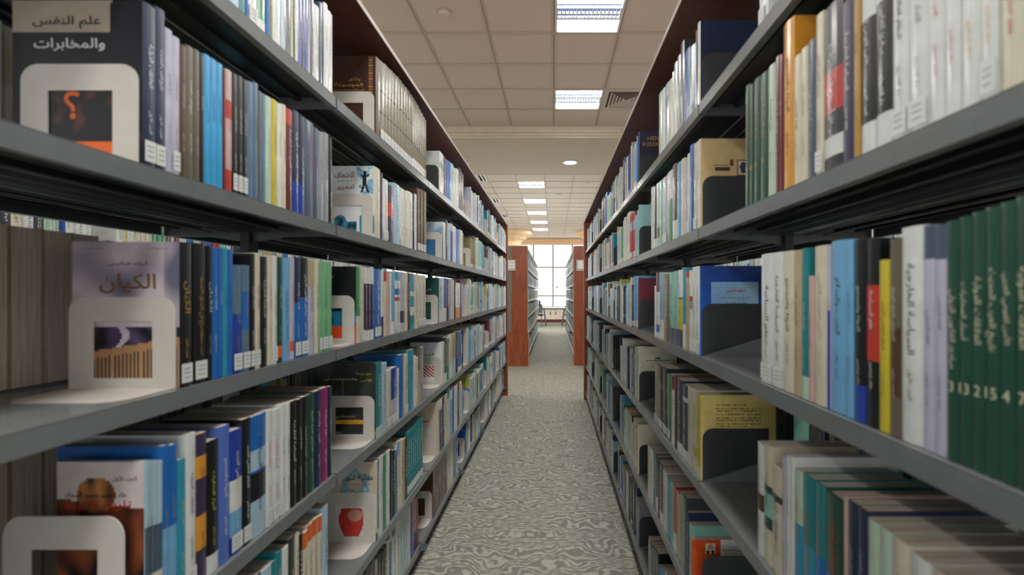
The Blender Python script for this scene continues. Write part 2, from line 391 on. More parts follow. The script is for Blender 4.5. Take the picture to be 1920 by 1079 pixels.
LT4 = row(-1, 4, 0, *C6, -82, '-55 440 pb b30-60sl b0-30c|-30 440 pb b30-60sl b0-30c|-5 440 pb b30-60sl b0-30c|25 440 pb b30-60sl b0-30c|62 352 b tgo b0-50lb|108 348 b tgo b0-50lb|155 430 cy ty|215 285 w tk L|276 282 am b45-70pp b85-100pp b0-22pp|343 322 k ty b0-14w|405 240 pl tw|475 262 rb b35-60w b15-35lb L|523 200 k tw L|608 178 b b55-72pb b30-53k b0-30pb|640 152 w tr L|688 145 w tr L|715 118 w tk|742 112 w tk|782 100 k tw|812 90 k tw|840 75 k tpg|880 60 gr tc|918 42 nv tc|955 25 mg tw|975 18 nv tw|990 8 g', D0=.125, cov0='revolt')
row(-1, 5, 0, *C6, 330, '400 1250 k|460 1190 w|520 1130 c|580 1090 nv|640 1040 pb|668 1000 t|697 945 t|735 925 w|770 870 dg|792 845 c|812 850 k b0-30o|840 838 c b85-100o|868 792 c b85-100o|898 762 c b85-100o|923 745 c b85-100o|955 690 pb')
for b in LT4[1:4]:
    if b: b['D'] = .125
# ---- left rack, second bay
row(-1, 1, 1, *C7, 356, '385 105 br|412 128 enc b60-63k b33-36k b0-2k L|432 145 enc b60-63k b33-36k b0-2k L|452 168 enc b60-63k b33-36k b0-2k L|471 185 enc b60-63k b33-36k b0-2k L|491 205 enc b60-63k b33-36k b0-2k L|509 222 enc b60-63k b33-36k b0-2k L|528 245 enc b60-63k b33-36k b0-2k L|545 270 enc b60-63k b33-36k b0-2k L|560 290 enc b60-63k b33-36k b0-2k L|577 312 enc b60-63k b33-36k b0-2k L|592 335 enc b60-63k b33-36k b0-2k L|606 355 enc b60-63k b33-36k b0-2k L|619 378 enc b60-63k b33-36k b0-2k L|632 400 enc b60-63k b33-36k b0-2k L|645 425 enc b60-63k b33-36k b0-2k L|658 450 enc b60-63k b33-36k b0-2k L|670 475 enc b60-63k b33-36k b0-2k L|681 497 enc b60-63k b33-36k b0-2k L|690 514 enc b60-63k b33-36k L', D0=.185, cov0='leather')
row(-1, 2, 1, *C7, 347, '385 797 c tk|405 828 pp|437 870 w tr L|472 910 pp b45-70r|512 900 pb|535 925 w L|560 940 c|592 950 w|603 958 nv|618 962 w|636 925 br L|655 932 br L|672 942 br L|686 955 ct L', D0=.18, cov0='kidnap')
row(-1, 3, 1, *C8, 310, '350 545 gn b0-35c|382 545 c L|410 552 pp b78-100w b0-14w|437 555 pp b78-100w b0-14w|465 560 pp b78-100w b0-14w|524 565 b tw L|545 572 w b0-30pp|575 590 c b85-100r tr|598 592 pk|612 595 w|640 590 lb b0-20w|685 585 w b85-100cy b62-72b b52-58r L|722 590 lv b15-35pp|748 595 c|770 600 br|806 605 cy b60-68w b25-40w b10-25t|832 610 c tk|862 615 c tk L|898 618 c tk L', D0=.19, cov0='arc')
row(-1, 4, 1, *CA, 408, '453 385 t b0-14pg|492 392 pb tk|522 445 c L|565 425 rb b0-45lv L|578 430 w|612 330 b b20-60b|642 330 c L|684 296 cy tk|700 340 w|716 350 c|735 280 tp b0-60ct|753 276 g', D0=.20, cov0='security')
row(-1, 5, 1, *CB, 440, '455 190 c b0-10br|470 185 bg b0-12c|502 150 w tk|528 142 gn|555 108 w|575 105 k tw|592 105 k tw|614 100 bg|632 35 c b80-100lb|655 22 c|672 18 ct|692 5 br|709 -40 t L|726 -58 t L|743 -78 t L|760 -98 t L|777 -118 t L|794 -136 t L|811 -152 t L', D0=.19, cov0='operation')
row(-1, 6, 1, *CB, 300, '370 1120 w|440 985 k|460 955 c|482 918 nv|508 905 k|532 860 br|552 800 w|570 745 t b85-100c|600 690 w b85-100gr|626 665 w|650 635 pg|672 580 pb|692 568 pb|715 540 c|745 492 rb|762 475 o b0-40k|775 455 m|803 400 w')
# ---- left rack, third bay (hand-read colours, even thickness)
row(-1, 1, 2, *C7, 758, '785 703 w b60-75mt|800 728 m|814 745 b tw|831 755 b tw|850 772 pb|866 800 c|881 805 w|897 800 nv|912 830 br')
row(-1, 2, 2, *C8, 1040, '1062 172 w b0-60w|1082 150 dg|1105 185 pb|1128 182 lv b0-80rb|1150 205 w|1186 232 b|1207 238 w', D0=.17, cov0='sea')
row(-1, 3, 2, *C8, 1006, '1036 638 pb b0-30w|1052 640 w|1072 640 rb b0-30w|1095 645 nv|1112 650 lv|1135 655 c|1150 660 k|1188 680 w b0-30am|1200 660 m', D0=.17, cov0='green')
row(-1, 4, 2, *CA, 885, '903 240 pb b0-100w|920 205 nv b0-20w|940 212 ol b0-30gn|958 185 w|985 178 ct b0-40pb|1002 165 k|1028 160 b b0-10w', D0=.17, cov0='flag')
row(-1, 5, 2, *CA, 850, '868 668 c|888 650 w b0-80nv|905 640 pp|925 620 c|945 570 t b0-80c|962 590 w b0-80lb|975 575 b|998 555 w|1012 535 nv|1030 530 c', D0=.17, cov0='plain')
row(-1, 6, 2, *CA, 818, '838 1090 br|860 1050 br|880 1010 br|905 975 br|925 950 br|948 930 c|968 910 w|985 900 nv b0-100bg')

# ---- right rack, nearest bay
R0 = (1380, 0, 2.698); R3 = (1380, 350, 3.083); R4 = (1380, 650, 2.515); R1 = (1200, 0, 3.597); R5 = (1090, 180, 3.597); R6 = (1090, 420, 3.854); R7 = (1090, 580, 3.854); R8 = (1090, 800, 3.869)
row(1, 1, 0, *R0, 108, '140 h23 w tk L|158 h24 w tk L|190 h23 g|225 h24 nv|270 h23 w|330 h24 dg')
row(1, 2, 0, *R0, 38, '64 437 gr tgo|80 432 gr tgo|113 402 gr tgo|152 375 gr tgo|190 335 mt b0-100pg|215 290 m|228 282 m b0-100m|283 112 am|318 287 c tk|352 248 c tk|393 210 sl|432 75 c tk L|527 22 dg tw b35-60r b8-20w|585 0 pp tw|618 h24 go|692 h24 k tw b70-100w b0-16w|775 h25 k tw b70-100w b0-16w|858 h25 w tk L|962 h24 w tg L|1040 h24 w tr|1122 h25 w tr|1222 h24 w tam|1312 h25 w tam L|1450 h24 c tr|1600 h25 w|1760 h24 c')
row(1, 3, 0, *R3, 135, '205 393 w tk L|260 385 w tk L|322 378 c tk|366 373 ct|408 362 t b0-15pg|440 522 pk|517 348 c tg|536 342 lv b0-60rb|622 318 lb tk|666 312 lb|735 310 k tpg b0-20rb|812 306 k tw b35-75r|873 430 y|937 308 tp tw b20-55br|1066 238 w tk|1135 232 lv tk b85-100sl|1202 228 lv tk b85-100sl|1275 205 gr tc|1350 180 gr tc|1425 152 gr tc|1510 124 gr tc|1600 96 gr tc|1700 62 gr tc|1810 26 gr tc')
row(1, 4, 0, *R4, 92, '122 458 w b40-55br|160 465 c b60-66gr b40-60mt b30-40gr|209 570 c b68-74dg|230 518 lv|248 520 w|264 522 w|304 588 pg b0-60cy tr|360 615 t b0-50cy tr|410 650 t b0-50b to|500 705 gr b0-45b tr|516 710 pk|560 738 nv tpb|607 768 nv tpb|665 828 pg tb L|722 868 pg tb L|805 920 c|905 1000 w|1000 1075 c|1110 1150 pb')
# ---- right rack, second bay
row(1, 1, 1, *R1, 120, '141 632 pg|160 606 w|187 575 pb b60-80t|210 545 c|222 492 w|243 430 w|265 385 g|290 292 dg|327 347 b|352 322 c L|367 300 lb|382 212 br|403 160 w|427 150 k|456 118 sl', D0=.19, cov0='navy')
row(1, 2, 1, *R5, 464, '481 620 pb b0-100w|500 614 nv b0-15w|521 592 pg b15-30ol|543 575 mt|572 552 lv L|607 515 w b0-60gn|637 465 br b0-25w|664 455 lb|690 430 c tbr|707 435 lv|722 395 w L|750 335 b b0-30b|775 325 c L|790 308 w|804 295 c', D0=.175, cov0='stamp')
row(1, 3, 1, *R6, 520, '532 450 w|556 355 w b70-100m b8-20b|586 370 lb b0-30w|598 375 ct|628 400 tp|660 352 mt b0-22sl|690 345 mt b0-22sl|722 336 w b62-64nv b22-62y b0-22pp|744 320 cy b0-30w|769 345 ct b92-100r|793 340 w b62-68r b52-62g|822 315 w tk L|851 310 w tk L', D0=.17, cov0='panel')
row(1, 4, 1, *R7, 524, '548 402 ct L|582 410 k b66-70tp b33-36tp L|612 425 k b66-70tp b33-36tp L|641 475 gn L|663 482 w b80-100m|682 490 m|721 512 nv b0-15w|758 552 dg b0-14w b78-84w|795 562 c|826 580 c b20-30y|862 615 y b0-14c', D0=.2, cov0='yellow')
row(1, 5, 1, *R8, 474, '494 140 c|513 165 w|532 190 bg|547 218 gr b0-30w|560 250 k|584 275 nv b0-20w|613 320 c|640 375 cy|655 400 mt|681 425 r b0-30w|706 486 ct|735 492 g|757 510 dg|770 622 nv|789 710 mt|803 815 o', D0=.2, cov0='portrait')
row(1, 6, 1, *R8, 478, '492 815 g|512 862 nv b0-30w|530 880 nv|550 905 k|572 1030 b|600 1060 cy|640 1100 w|690 1180 k|740 1250 pb')

# ---- the remaining bays: mixed runs of books
POOL = ['w']*22 + ['pb']*14 + ['c']*12 + ['lb']*4 + ['b']*4 + ['rb']*2 + ['nv']*3 + ['k']*2 + ['g']*4 + ['dg']*2 + ['br']*2 + ['t']*2 + ['gn'] + ['pg']*5 + ['mt']*3 + ['m','r','ct','ct','lv','lv','ol','tp','sl','bg','pk','y','am','cy']
def fill(side, tier, bay, y0, y1, X=None, z=None, seed=0, inv=False, hs=(.19, .25)):
    r = random.Random(seed); y = y0; i = 0; anchor = 'white bookend' if side < 0 else 'black bookend'
    while y < y1 - .012:
        c = r.choice(POOL); T = r.choice((.012, .016, .02, .024, .03, .036)) * r.uniform(.85, 1.15); H = r.uniform(*hs); run = 1 if r.random() < .7 else r.randint(2, 4)
        ops = []
        if r.random() < .5: ops.append('L')
        ops.append('t' + ('w' if PAL[c][0][0] + PAL[c][0][1] < .5 else r.choice(('k', 'k', 'r', 'b'))))
        if r.random() < .25:
            a = r.randint(15, 70); ops.append('b%d-%d%s' % (a, a + r.randint(8, 28), r.choice(POOL)))
        for _ in range(run):
            if y + T > y1: break
            i += 1; add_book(side, tier, bay, y, y + T, H * r.uniform(.995, 1.0), c, ops, idx=i, anchor=anchor, X=X, z=z, inv=inv, dx=r.uniform(0, .006)); y += T
for side in (-1, 1):
    sm = SEAM[side]
    for bay in range(2, 6):
        for tier in range(1, 7):
            if side < 0 and bay == 2:
                # complete the hand-read rows up to the seam
                ys = [b['y'] + b['T'] / 2 for b in BOOKS if b['side'] == side and b['bay'] == 2 and b['tier'] == tier]
                fill(side, tier, bay, max(ys) + .001, 3.051, seed=900 + tier); continue
            a, b = sm[bay + 1], sm[bay + 2]; r = random.Random(side * 100 + bay * 10 + tier)
            if side < 0: fill(side, tier, bay, a + r.uniform(.13, .3), b - .012, seed=bay * 77 + tier * 5)
            else: fill(side, tier, bay, a + .012, b - r.uniform(.05, .3), seed=bay * 71 + tier * 3 + 1)
# renumber the part-filled third bay on the left
for tier in range(1, 7):
    L3 = sorted([b for b in BOOKS if b['side'] == -1 and b['bay'] == 2 and b['tier'] == tier], key=lambda q: q['y'])
    for i, b in enumerate(L3): b['idx'] = i + 1

def cover_front(side, bay, tier, art, col, H=.24, T=.03, D=.18):
    q = [b for b in BOOKS if b['side'] == side and b['bay'] == bay and b['tier'] == tier and not b['inv']]
    b = min(q, key=lambda k: k['y']); b['cov'] = art; b['col'] = col; b['D'] = D; b['H'] = H; b['opts'] = ['tw'] if PAL[col][0][1] < .3 else ['tk']
cover_front(1, 2, 1, 'gilt', 'nv', .245); cover_front(1, 2, 3, 'maroon', 'm', .235); cover_front(1, 2, 4, 'framed', 'c', .25); cover_front(1, 2, 2, 'mint', 'mt', .235)
cover_front(-1, 3, 5, 'landscape', 'pb', .24); cover_front(-1, 3, 4, 'plain', 'w', .24); cover_front(1, 2, 5, 'beige', 'c', .23); cover_front(1, 3, 3, 'beige', 'pg', .23)
# rows behind and outside the picture, and the rows across the next aisles
for tier in range(1, 7):
    for side in (-1, 1):
        fill(side, tier, -1, -.57, .31 if side > 0 else .30, seed=40 + tier, inv=True)
        for bay in range(0, 6):
            a, b = SEAM[side][bay + 1], SEAM[side][bay + 2]
            fill(-side, tier, bay, a + .02 + .1 * ((bay * 3 + tier) % 3), b - .02, X=side * (1.025 if side < 0 else .835), z=zshelf(side, tier) + .0012, seed=bay * 13 + tier * 7 + side, inv=True, hs=(.2, .25))
            fill(side, tier, bay, a + .02, b - .1, X=(-2.006 if side < 0 else 1.856), z=zshelf(side, tier) + .0012, seed=bay * 17 + tier * 3 + side + 50, inv=True)
BOOKS[:] = [b for b in BOOKS if not (b['inv'] and b['X'] == -1.025 and b['bay'] == 0 and b['tier'] in (3, 4, 5) and b['y'] < .85)]
for tier in (3, 4, 5):
    for k in range(11): add_book(1, tier, 0, .34 + k * .047, .34 + (k + 1) * .047 - .002, .25, 'ct', (), D=.2, X=-1.025, z=ZL[tier] + .0012, inv=True)
FZ = [1.743, 1.443, 1.138, .834, .53, .12]
for k in range(8):
    for t, z in enumerate(FZ):
        y = 8.33 + k * .91
        fill(-1, t + 1, 9, y + .05, y + .87, X=-.476, z=z + .0012, seed=k * 19 + t, inv=True, hs=(.19, .235))
        if k < 7: fill(1, t + 1, 9, y + .05, y + .87, X=.391, z=z + .0012, seed=k * 23 + t + 3, inv=True, hs=(.19, .235))

# ------------------------------------------------------------------ the room
RX, Y0, Y1, HC = 6.2, -3.4, 20.8, 3.665
m_ = MB(); m_.box((-RX, Y0, -.1), (RX, Y1, 0)); struct(m_.build('floor', M_CARPET))
m_ = MB(); m_.box((-RX, Y0, HC + .06), (RX, Y1, HC + .2)); CEIL = struct(m_.build('ceiling', M_BEAM))
for nm, a, b in (('wall_left', (-RX - .2, Y0, 0), (-RX, 9.2, HC + .2)), ('wall_right', (RX, Y0, 0), (RX + .2, 9.2, HC + .2)), ('wall_back', (-RX, Y0 - .2, 0), (RX, Y0, .65))):
    m_ = MB(); m_.box(a, b); struct(m_.build(nm, M_WALL))
m_ = MB(); m_.box((-RX, Y1, 0), (RX, Y1 + .2, .65)); m_.box((-RX, Y1, 3.45), (RX, Y1 + .2, HC + .2)); struct(m_.build('wall_front', M_WALL))
m_ = MB(); m_.box((-RX, Y1 - .02, 0), (RX, Y1, .13)); struct(m_.build('baseboard_front', M_WOODD))
m_ = MB(); m_.box((-RX, Y0 - .2, 3.45), (RX, Y0, HC + .2)); struct(m_.build('trim_3', M_WALL))
# cornice over the window: stepped peach moulding
m_ = MB(); m_.box((-RX, Y1 - .12, 3.44), (RX, Y1, 3.52)); m_.box((-RX, Y1 - .2, 3.52), (RX, Y1, 3.575)); m_.box((-RX, Y1 - .32, 3.575), (RX, Y1, 3.664)); struct(m_.build('trim_1', M_PEACH))
# cross beam with stepped moulding
m_ = MB(); m_.box((-RX, 6.80, 3.512), (RX, 8.88, HC + .06)); struct(m_.build('ceiling_beam', M_BEAM))
m_ = MB(); m_.box((-RX, 6.745, 3.57), (RX, 6.80, HC)); m_.box((-RX, 6.775, 3.535), (RX, 6.80, 3.57)); struct(m_.build('trim_2', M_BEAM))
# window
win = struct(bpy.data.objects.new('window_1', None)); COL.objects.link(win); win.location = (0, Y1 + .08, 0)
vx = [-6.0 + .855 * k - .03 for k in range(15)]; hz = [.65, 1.165, 2.43, 3.45]
vx = [-.005 + .86 * k for k in range(-7, 8)]
for i, x in enumerate(vx):
    m_ = MB(); m_.box((x - .03, -.05, .65), (x + .03, .05, 3.45)); m_.build('mullion', M_FRAME, win)
for z in hz:
    m_ = MB(); m_.box((-RX, -.04, z - (.0 if z == .65 else .028)), (RX, .04, z + (.05 if z == .65 else .028 if z < 3.4 else 0))); m_.build('transom', M_FRAME, win)
m_ = MB(); m_.box((-.4, -.003, 0), (.4, .003, 1)); pane_me = m_.mesh('pane', [M_GLASS])
for i in range(14):
    for a, b in zip(hz, hz[1:]):
        o = link('pane', pane_me, win, ((vx[i] + vx[i+1]) / 2, 0, a + .028)); o.scale = (.8 / .8, 1, b - a - .056)
m_ = MB(); m_.box((-RX, Y1 - .09, .62), (RX, Y1, .65)); struct(m_.build('window_sill', M_WHITE))

for sx, nm in ((-1, 'added_window_left'), (1, 'added_window_right')):  # unseen side windows, added so daylight brightens the far ceiling
    m_ = MB(); m_.box((sx * RX, 9.2, 0), (sx * (RX + .2), Y1 + .2, .65)); m_.box((sx * RX, 9.2, 3.45), (sx * (RX + .2), Y1 + .2, HC + .2)); m_.box((sx * RX, Y1 - .3, .65), (sx * (RX + .2), Y1 + .2, 3.45))
    struct(m_.build('wall_far_left' if sx < 0 else 'wall_far_right', M_WALL))
    added_side_win = struct(bpy.data.objects.new(nm, None)); COL.objects.link(added_side_win); added_side_win.location = (sx * (RX + .1), 9.2, 0); added_side_win.rotation_euler = (0, 0, math.pi / 2)
    for k in range(7):
        x = .03 + 1.88 * k; m_ = MB(); m_.box((x - .03, -.05, .65), (x + .03, .05, 3.45)); m_.build('mullion', M_FRAME, added_side_win)
        if k < 6: o = link('pane', pane_me, added_side_win, (x + .94, 0, .65)); o.scale = (1.82 / .8, 1, 2.8)
added_back_win = struct(bpy.data.objects.new('added_window_back', None)); COL.objects.link(added_back_win); added_back_win.location = (0, Y0 - .1, 0)  # unseen window behind the camera, added as fill light for covers and ceiling
for k in range(8):
    x = -6.17 + 1.763 * k; m_ = MB(); m_.box((x - .03, -.05, .65), (x + .03, .05, 3.45)); m_.build('mullion', M_FRAME, added_back_win)
    if k < 7: o = link('pane', pane_me, added_back_win, (x + .8815, 0, .65)); o.scale = (1.7 / .8, 1, 2.8)
# ceiling grid and tiles
def zone(y0, rows, xo, c0, c1, skip, single_rows, tilem):
    tm = MB(); tm.box((-.288, -.288, 0), (.288, .288, .015)); tile = tm.mesh('tile', [M_TILE])
    rest = MB(); n = 0
    for r in range(rows):
        for c in range(c0, c1):
            if (c, r) in skip: continue
            x, y = xo + .6 * c + .3, y0 + .6 * r + .3
            if y > 8.88 and y + .3 > Y1 - .3: continue
            if r in single_rows and abs(x) < 2.6:
                link('tile', tile, CEIL, (x, y, HC + .004))
            else: rest.box((x - .288, y - .288, HC + .004), (x + .288, y + .288, HC + .019))
    o = rest.build('tile_field', M_TILE, CEIL); o['kind'] = 'stuff'
    g = MB()
    xa, xb, ya, yb = xo + .6 * c0, xo + .6 * c1, y0, min(y0 + .6 * rows, Y1 - .32)
    for c in range(c0, c1 + 1):
        x = xo + .6 * c
        for s in (-1, 1): g.box((x + s * .012, ya, HC - .003), (x + s * .0035, yb, HC + .002))
        g.box((x - .0035, ya, HC + .0), (x + .0035, yb, HC + .004), (1, 1, 1), 1)
    for r in range(rows + 1):
        y = y0 + .6 * r
        if y > yb + .01: continue
        for s in (-1, 1): g.box((xa, y + s * .012, HC - .0032), (xb, y + s * .0035, HC + .0018))
        g.box((xa, y - .0035, HC + .0), (xb, y + .0035, HC + .0042), (1, 1, 1), 1)
    g.build('ceiling_grid', [M_GRID, mat('grid_reveal', lin('8a7f76'), .8)], CEIL)
NEAR = (6.745 - .6 * 17, 17); XN = .008; XF = -.172; FY = 8.90
skipN = {(0, r) for r in range(NEAR[1]) if (NEAR[1] - 1 - r) % 3 == 1} | {(c, r) for c in (-4, 4) for r in range(NEAR[1]) if (NEAR[1] - 1 - r) % 3 == 1} | {(1, 15)}
skipF = {(-1, r) for r in (2, 5, 8, 11, 14)} | {(c, r) for c in (-5, 3) for r in (2, 5, 8, 11, 14)} | {(-3, 1), (-3, 5), (-3, 9)}
zone(NEAR[0], NEAR[1], XN, -10, 10, skipN, set(range(7, 17)), None)
zone(FY, 20, XF, -10, 10, skipF, set(range(0, 12)), None)

# recessed lights
def lamp_parts(root):
    m_ = MB()                                              # housing frame and body
    for s in (-1, 1):
        m_.box((s * .29, -.29, -.004), (s * .272, .29, .012)); m_.box((-.272, s * .29, -.004), (.272, s * .272, .012))
    m_.box((-.29, -.29, .05), (.29, .29, .056))
    for s in (-1, 1): m_.box((s * .29, -.29, .012), (s * .286, .29, .05)); m_.box((-.29, s * .29, .012), (.29, s * .286, .05))
    m_.build('housing', M_WHITE, root)
    for s in (-1, 1):
        m_ = MB(); m_.poly([(-.27, s * .09, .034), (.27, s * .09, .034), (.27, s * .268, .004), (-.27, s * .268, .004)][::s])
        m_.build('diffuser', M_LAMP, root)
    m_ = MB(); m_.poly([(-.27, .085, .03), (.27, .085, .03), (.27, -.085, .03), (-.27, -.085, .03)]); m_.build('lamp_tube', M_TUBE, root)
    m_ = MB()
    for i in range(17): m_.box((-.27 + i * .03375 - .0045, -.085, -.002), (-.27 + i * .03375 + .0045, .085, .016))
    for y in (-.082, 0, .082): m_.box((-.27, y - .006, -.003), (.27, y + .006, .017))
    m_.build('louvre', mat('louvre_blade', lin('eef2f6'), .5), root)
def lamp_at(x, y, label, group, proto=[None]):
    r = thing('ceiling_light', label, 'ceiling light', (x, y, HC), 0, group)
    if proto[0] is None: lamp_parts(r); proto[0] = r
    else:
        for ch in proto[0].children: link(ch.name.split('.')[0], ch.data, r)
near_l = {15 - 0: 1}
for r in range(NEAR[1]):
    if (NEAR[1] - 1 - r) % 3 != 1: continue
    y = NEAR[0] + .6 * r + .3
    k = (NEAR[1] - 1 - r) // 3
    lab = {0: 'square recessed ceiling light beside the square air vent, before the cross beam', 1: 'large square recessed ceiling light cut by the top edge of the picture'}.get(k, 'square recessed ceiling light outside the picture above the racks')
    lamp_at(XN + .3, y, lab, 'lights over the aisle' if k < 2 else 'ceiling lights outside the picture')
    for c in (-4, 4): lamp_at(XN + .6 * c + .3, y, 'square recessed ceiling light outside the picture above the racks', 'ceiling lights outside the picture')
for i, r in enumerate((2, 5, 8, 11, 14)):
    y = FY + .6 * r + .3
    lamp_at(XF - .3, y, '%s ceiling light of the far row beyond the cross beam' % ORD[i + 1], 'far row of ceiling lights')
    for c in (-5, 3): lamp_at(XF + .6 * c + .3, y, 'square recessed ceiling light hidden behind the far racks', 'hidden far ceiling lights')

def vent(x, y, label, kind):
    t = thing('ceiling_vent', label, 'air vent', (x, y, HC))
    m_ = MB(); m_.box((-.288, -.288, .03), (.288, .288, .034)); m_.build('backing', M_POST if kind != 'square' else mat('vent_backing', lin('8d857b'), .8), t)
    if kind == 'square':
        m_ = MB()
        for s in (-1, 1): m_.box((s * .288, -.288, -.003), (s * .24, .288, .004)); m_.box((-.24, s * .288, -.003), (.24, s * .24, .004))
        m_.build('frame', M_GRID, t)
        for k in range(5):
            h = .215 - k * .04; m_ = MB()
            for s in (-1, 1):
                m_.poly([(s*h, -h, -.006), (s*h, h, -.006), (s*(h-.029), h-.029, .012), (s*(h-.029), -h+.029, .012)][::s])
                m_.poly([(-h, s*h, -.006), (h, s*h, -.006), (h-.029, s*(h-.029), .012), (-h+.029, s*(h-.029), .012)][::-s])
                m_.poly([(s*(h+.003), -h-.003, -.006), (s*(h+.003), h+.003, -.006), (s*h, h, -.006), (s*h, -h, -.006)][::s])
                m_.poly([(-h-.003, s*(h+.003), -.006), (h+.003, s*(h+.003), -.006), (h, s*h, -.006), (-h, s*h, -.006)][::-s])
            m_.build('vane', M_GRID, t)
    else:
        m_ = MB()
        for s in (-1, 1): m_.box((s * .288, -.288, -.003), (s * .25, .288, .004)); m_.box((-.25, s * .288, -.003), (.25, s * .25, .004))
        m_.build('frame', M_WHITE, t)
        for k in range(6):
            x_ = -.2 + k * .08; m_ = MB(); m_.box((x_ - .016, -.25, -.002), (x_ + .016, .25, .006)); m_.build('slat', M_WHITE, t)
vent(XN + .9, NEAR[0] + .6 * 15 + .3, 'square grey ceiling air vent with nested vanes beside the lit panel', 'square')
for r, w_ in ((1, 'first'), (5, 'second'), (9, 'third')): vent(XF - 1.5, FY + .6 * r + .3, '%s slatted white ceiling vent over the left racks beyond the beam' % w_, 'slat')
def disc(name, x, y, z, r, h, label, cat, m, rim=None):
    t = thing(name, label, cat, (x, y, z))
    a = MB(); a.lathe([(0, -h), (r * .7, -h), (r, -h * .4), (r, 0)], (0, 0, 0), 24); a.build('body', m, t)
    if rim: b = MB(); b.lathe([(r * 1.25, 0), (r * 1.25, -.006), (r, -.008)], (0, 0, 0), 28); b.build('rim', rim, t)
disc('smoke_detector', (833 - VX) / F * 4.03, 4.03, HC, .05, .022, 'round ceiling smoke detector on a tile at upper left', 'smoke detector', M_TILE, M_GRID)
for i, (px, py) in enumerate(((1102, 343), (1048, 365), (1087, 390), (1080, 413))):
    y = F * 2.4 / (VY - py)
    disc('smoke_detector', (px - VX) / F * y, y, HC, .05, .03, '%s small white round ceiling fitting beyond the beam' % ORD[i + 1], 'smoke detector', M_WHITE)
t = thing('downlight', 'round recessed downlight glowing in the underside of the cross beam', 'downlight', (.292, 8.08, 3.512))
a = MB(); a.lathe([(.135, -.001), (.135, -.008), (.112, -.008), (.105, -.001)], (0, 0, 0), 36); a.build('ring', M_WHITE, t)
a = MB(); a.lathe([(.105, -.003), (0, -.003)], (0, 0, 0), 36); a.build('lens', emis('lit_lens', (1, .93, .84), 7), t)
t = thing('sprinkler', 'small sprinkler head on the beam above the left rack', 'sprinkler', ((876 - VX) / F * 8.08, 8.08, 3.512))
a = MB(); a.lathe([(.05, 0), (.05, -.006), (.012, -.01), (.012, -.03)], (0, 0, 0), 16); a.build('flange', M_WHITE, t)
a = MB(); a.lathe([(.0, -.03), (.03, -.03), (.03, -.034), (0, -.034)], (0, 0, 0), 16); a.build('deflector', M_WHITE, t)

# columns with stacked round capitals
for x, lab in ((-1.62, 'round peach column with stepped capital beyond the left far rack'), (1.72, 'round peach column with stepped capital beyond the right far rack')):
    t = thing('column', lab, 'column', (x, 18.4, 0))
    a = MB(); a.lathe([(.36, 0), (.36, 3.12)], (0, 0, 0), 48); a.build('shaft', M_PEACH, t, smooth=True)
    a = MB(); a.lathe([(.36, 3.12), (.40, 3.125), (.40, 3.16), (.36, 3.165), (.38, 3.26), (.46, 3.34), (.46, 3.36), (.52, 3.365), (.60, 3.44), (.72, 3.50), (.72, 3.53), (.80, 3.535), (.86, 3.60), (.86, 3.664), (0, 3.664)], (0, 0, 0), 48); a.build('capital', M_PEACH, t)

# ------------------------------------------------------------------ racks
SD = .23
def shelf_mesh(Ln, m):
    a = MB(); y0, y1 = .004, Ln - .004
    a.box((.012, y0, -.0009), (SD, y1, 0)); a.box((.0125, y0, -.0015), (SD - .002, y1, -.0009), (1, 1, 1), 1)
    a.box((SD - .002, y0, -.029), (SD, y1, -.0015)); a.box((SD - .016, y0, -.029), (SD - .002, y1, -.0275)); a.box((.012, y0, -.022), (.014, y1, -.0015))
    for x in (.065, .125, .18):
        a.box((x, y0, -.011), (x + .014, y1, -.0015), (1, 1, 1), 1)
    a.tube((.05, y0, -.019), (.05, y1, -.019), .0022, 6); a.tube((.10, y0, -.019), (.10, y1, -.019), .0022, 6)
    return a.mesh('shelf', [m, M_UNDERSHADE])
def bracket_mesh(m):
    a = MB(); a.prism([(.012, -.045), (.1, -.032), (.222, -.03), (.222, -.001), (.04, .055), (.012, .06)], -.0007, .0007, axis='y'); return a.mesh('bracket', [m])
def post_mesh():
    a = MB(); a.box((-.011, -.02, 0), (.011, .02, 2.098))
    for k in range(40):
        z = .1 + k * .05
        for s in (-1, 1): a.box((s * .0111, -.006, z), (s * .0114, .006, z + .022), (1, 1, 1), 1)
    return a.mesh('post', [M_POST, M_SLOT])
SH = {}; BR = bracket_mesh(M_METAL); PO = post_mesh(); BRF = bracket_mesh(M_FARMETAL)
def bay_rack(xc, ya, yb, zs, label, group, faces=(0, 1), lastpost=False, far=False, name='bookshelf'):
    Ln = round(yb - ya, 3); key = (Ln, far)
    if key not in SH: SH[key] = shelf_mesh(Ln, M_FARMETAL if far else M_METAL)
    t = thing(name, label, 'bookshelf', (xc, ya, 0), 0, group)
    for f in faces:                                        # 0 faces +X, 1 faces -X
        for z in zs:
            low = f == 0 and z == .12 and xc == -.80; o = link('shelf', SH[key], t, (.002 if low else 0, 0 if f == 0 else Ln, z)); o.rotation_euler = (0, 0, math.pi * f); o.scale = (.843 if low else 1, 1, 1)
            for yy in (.0025, Ln - .0025):
                o2 = link('bracket', BRF if far else BR, t, (0, yy, z)); o2.rotation_euler = (0, 0, math.pi * f)
    link('post', PO, t)
    if lastpost: link('post', PO, t, (0, Ln, 0))
    a = MB(); a.box((-.15, .0205, 0), (.15, Ln - .0205, .085)); a.build('kick_plate', M_POST, t)
    return t
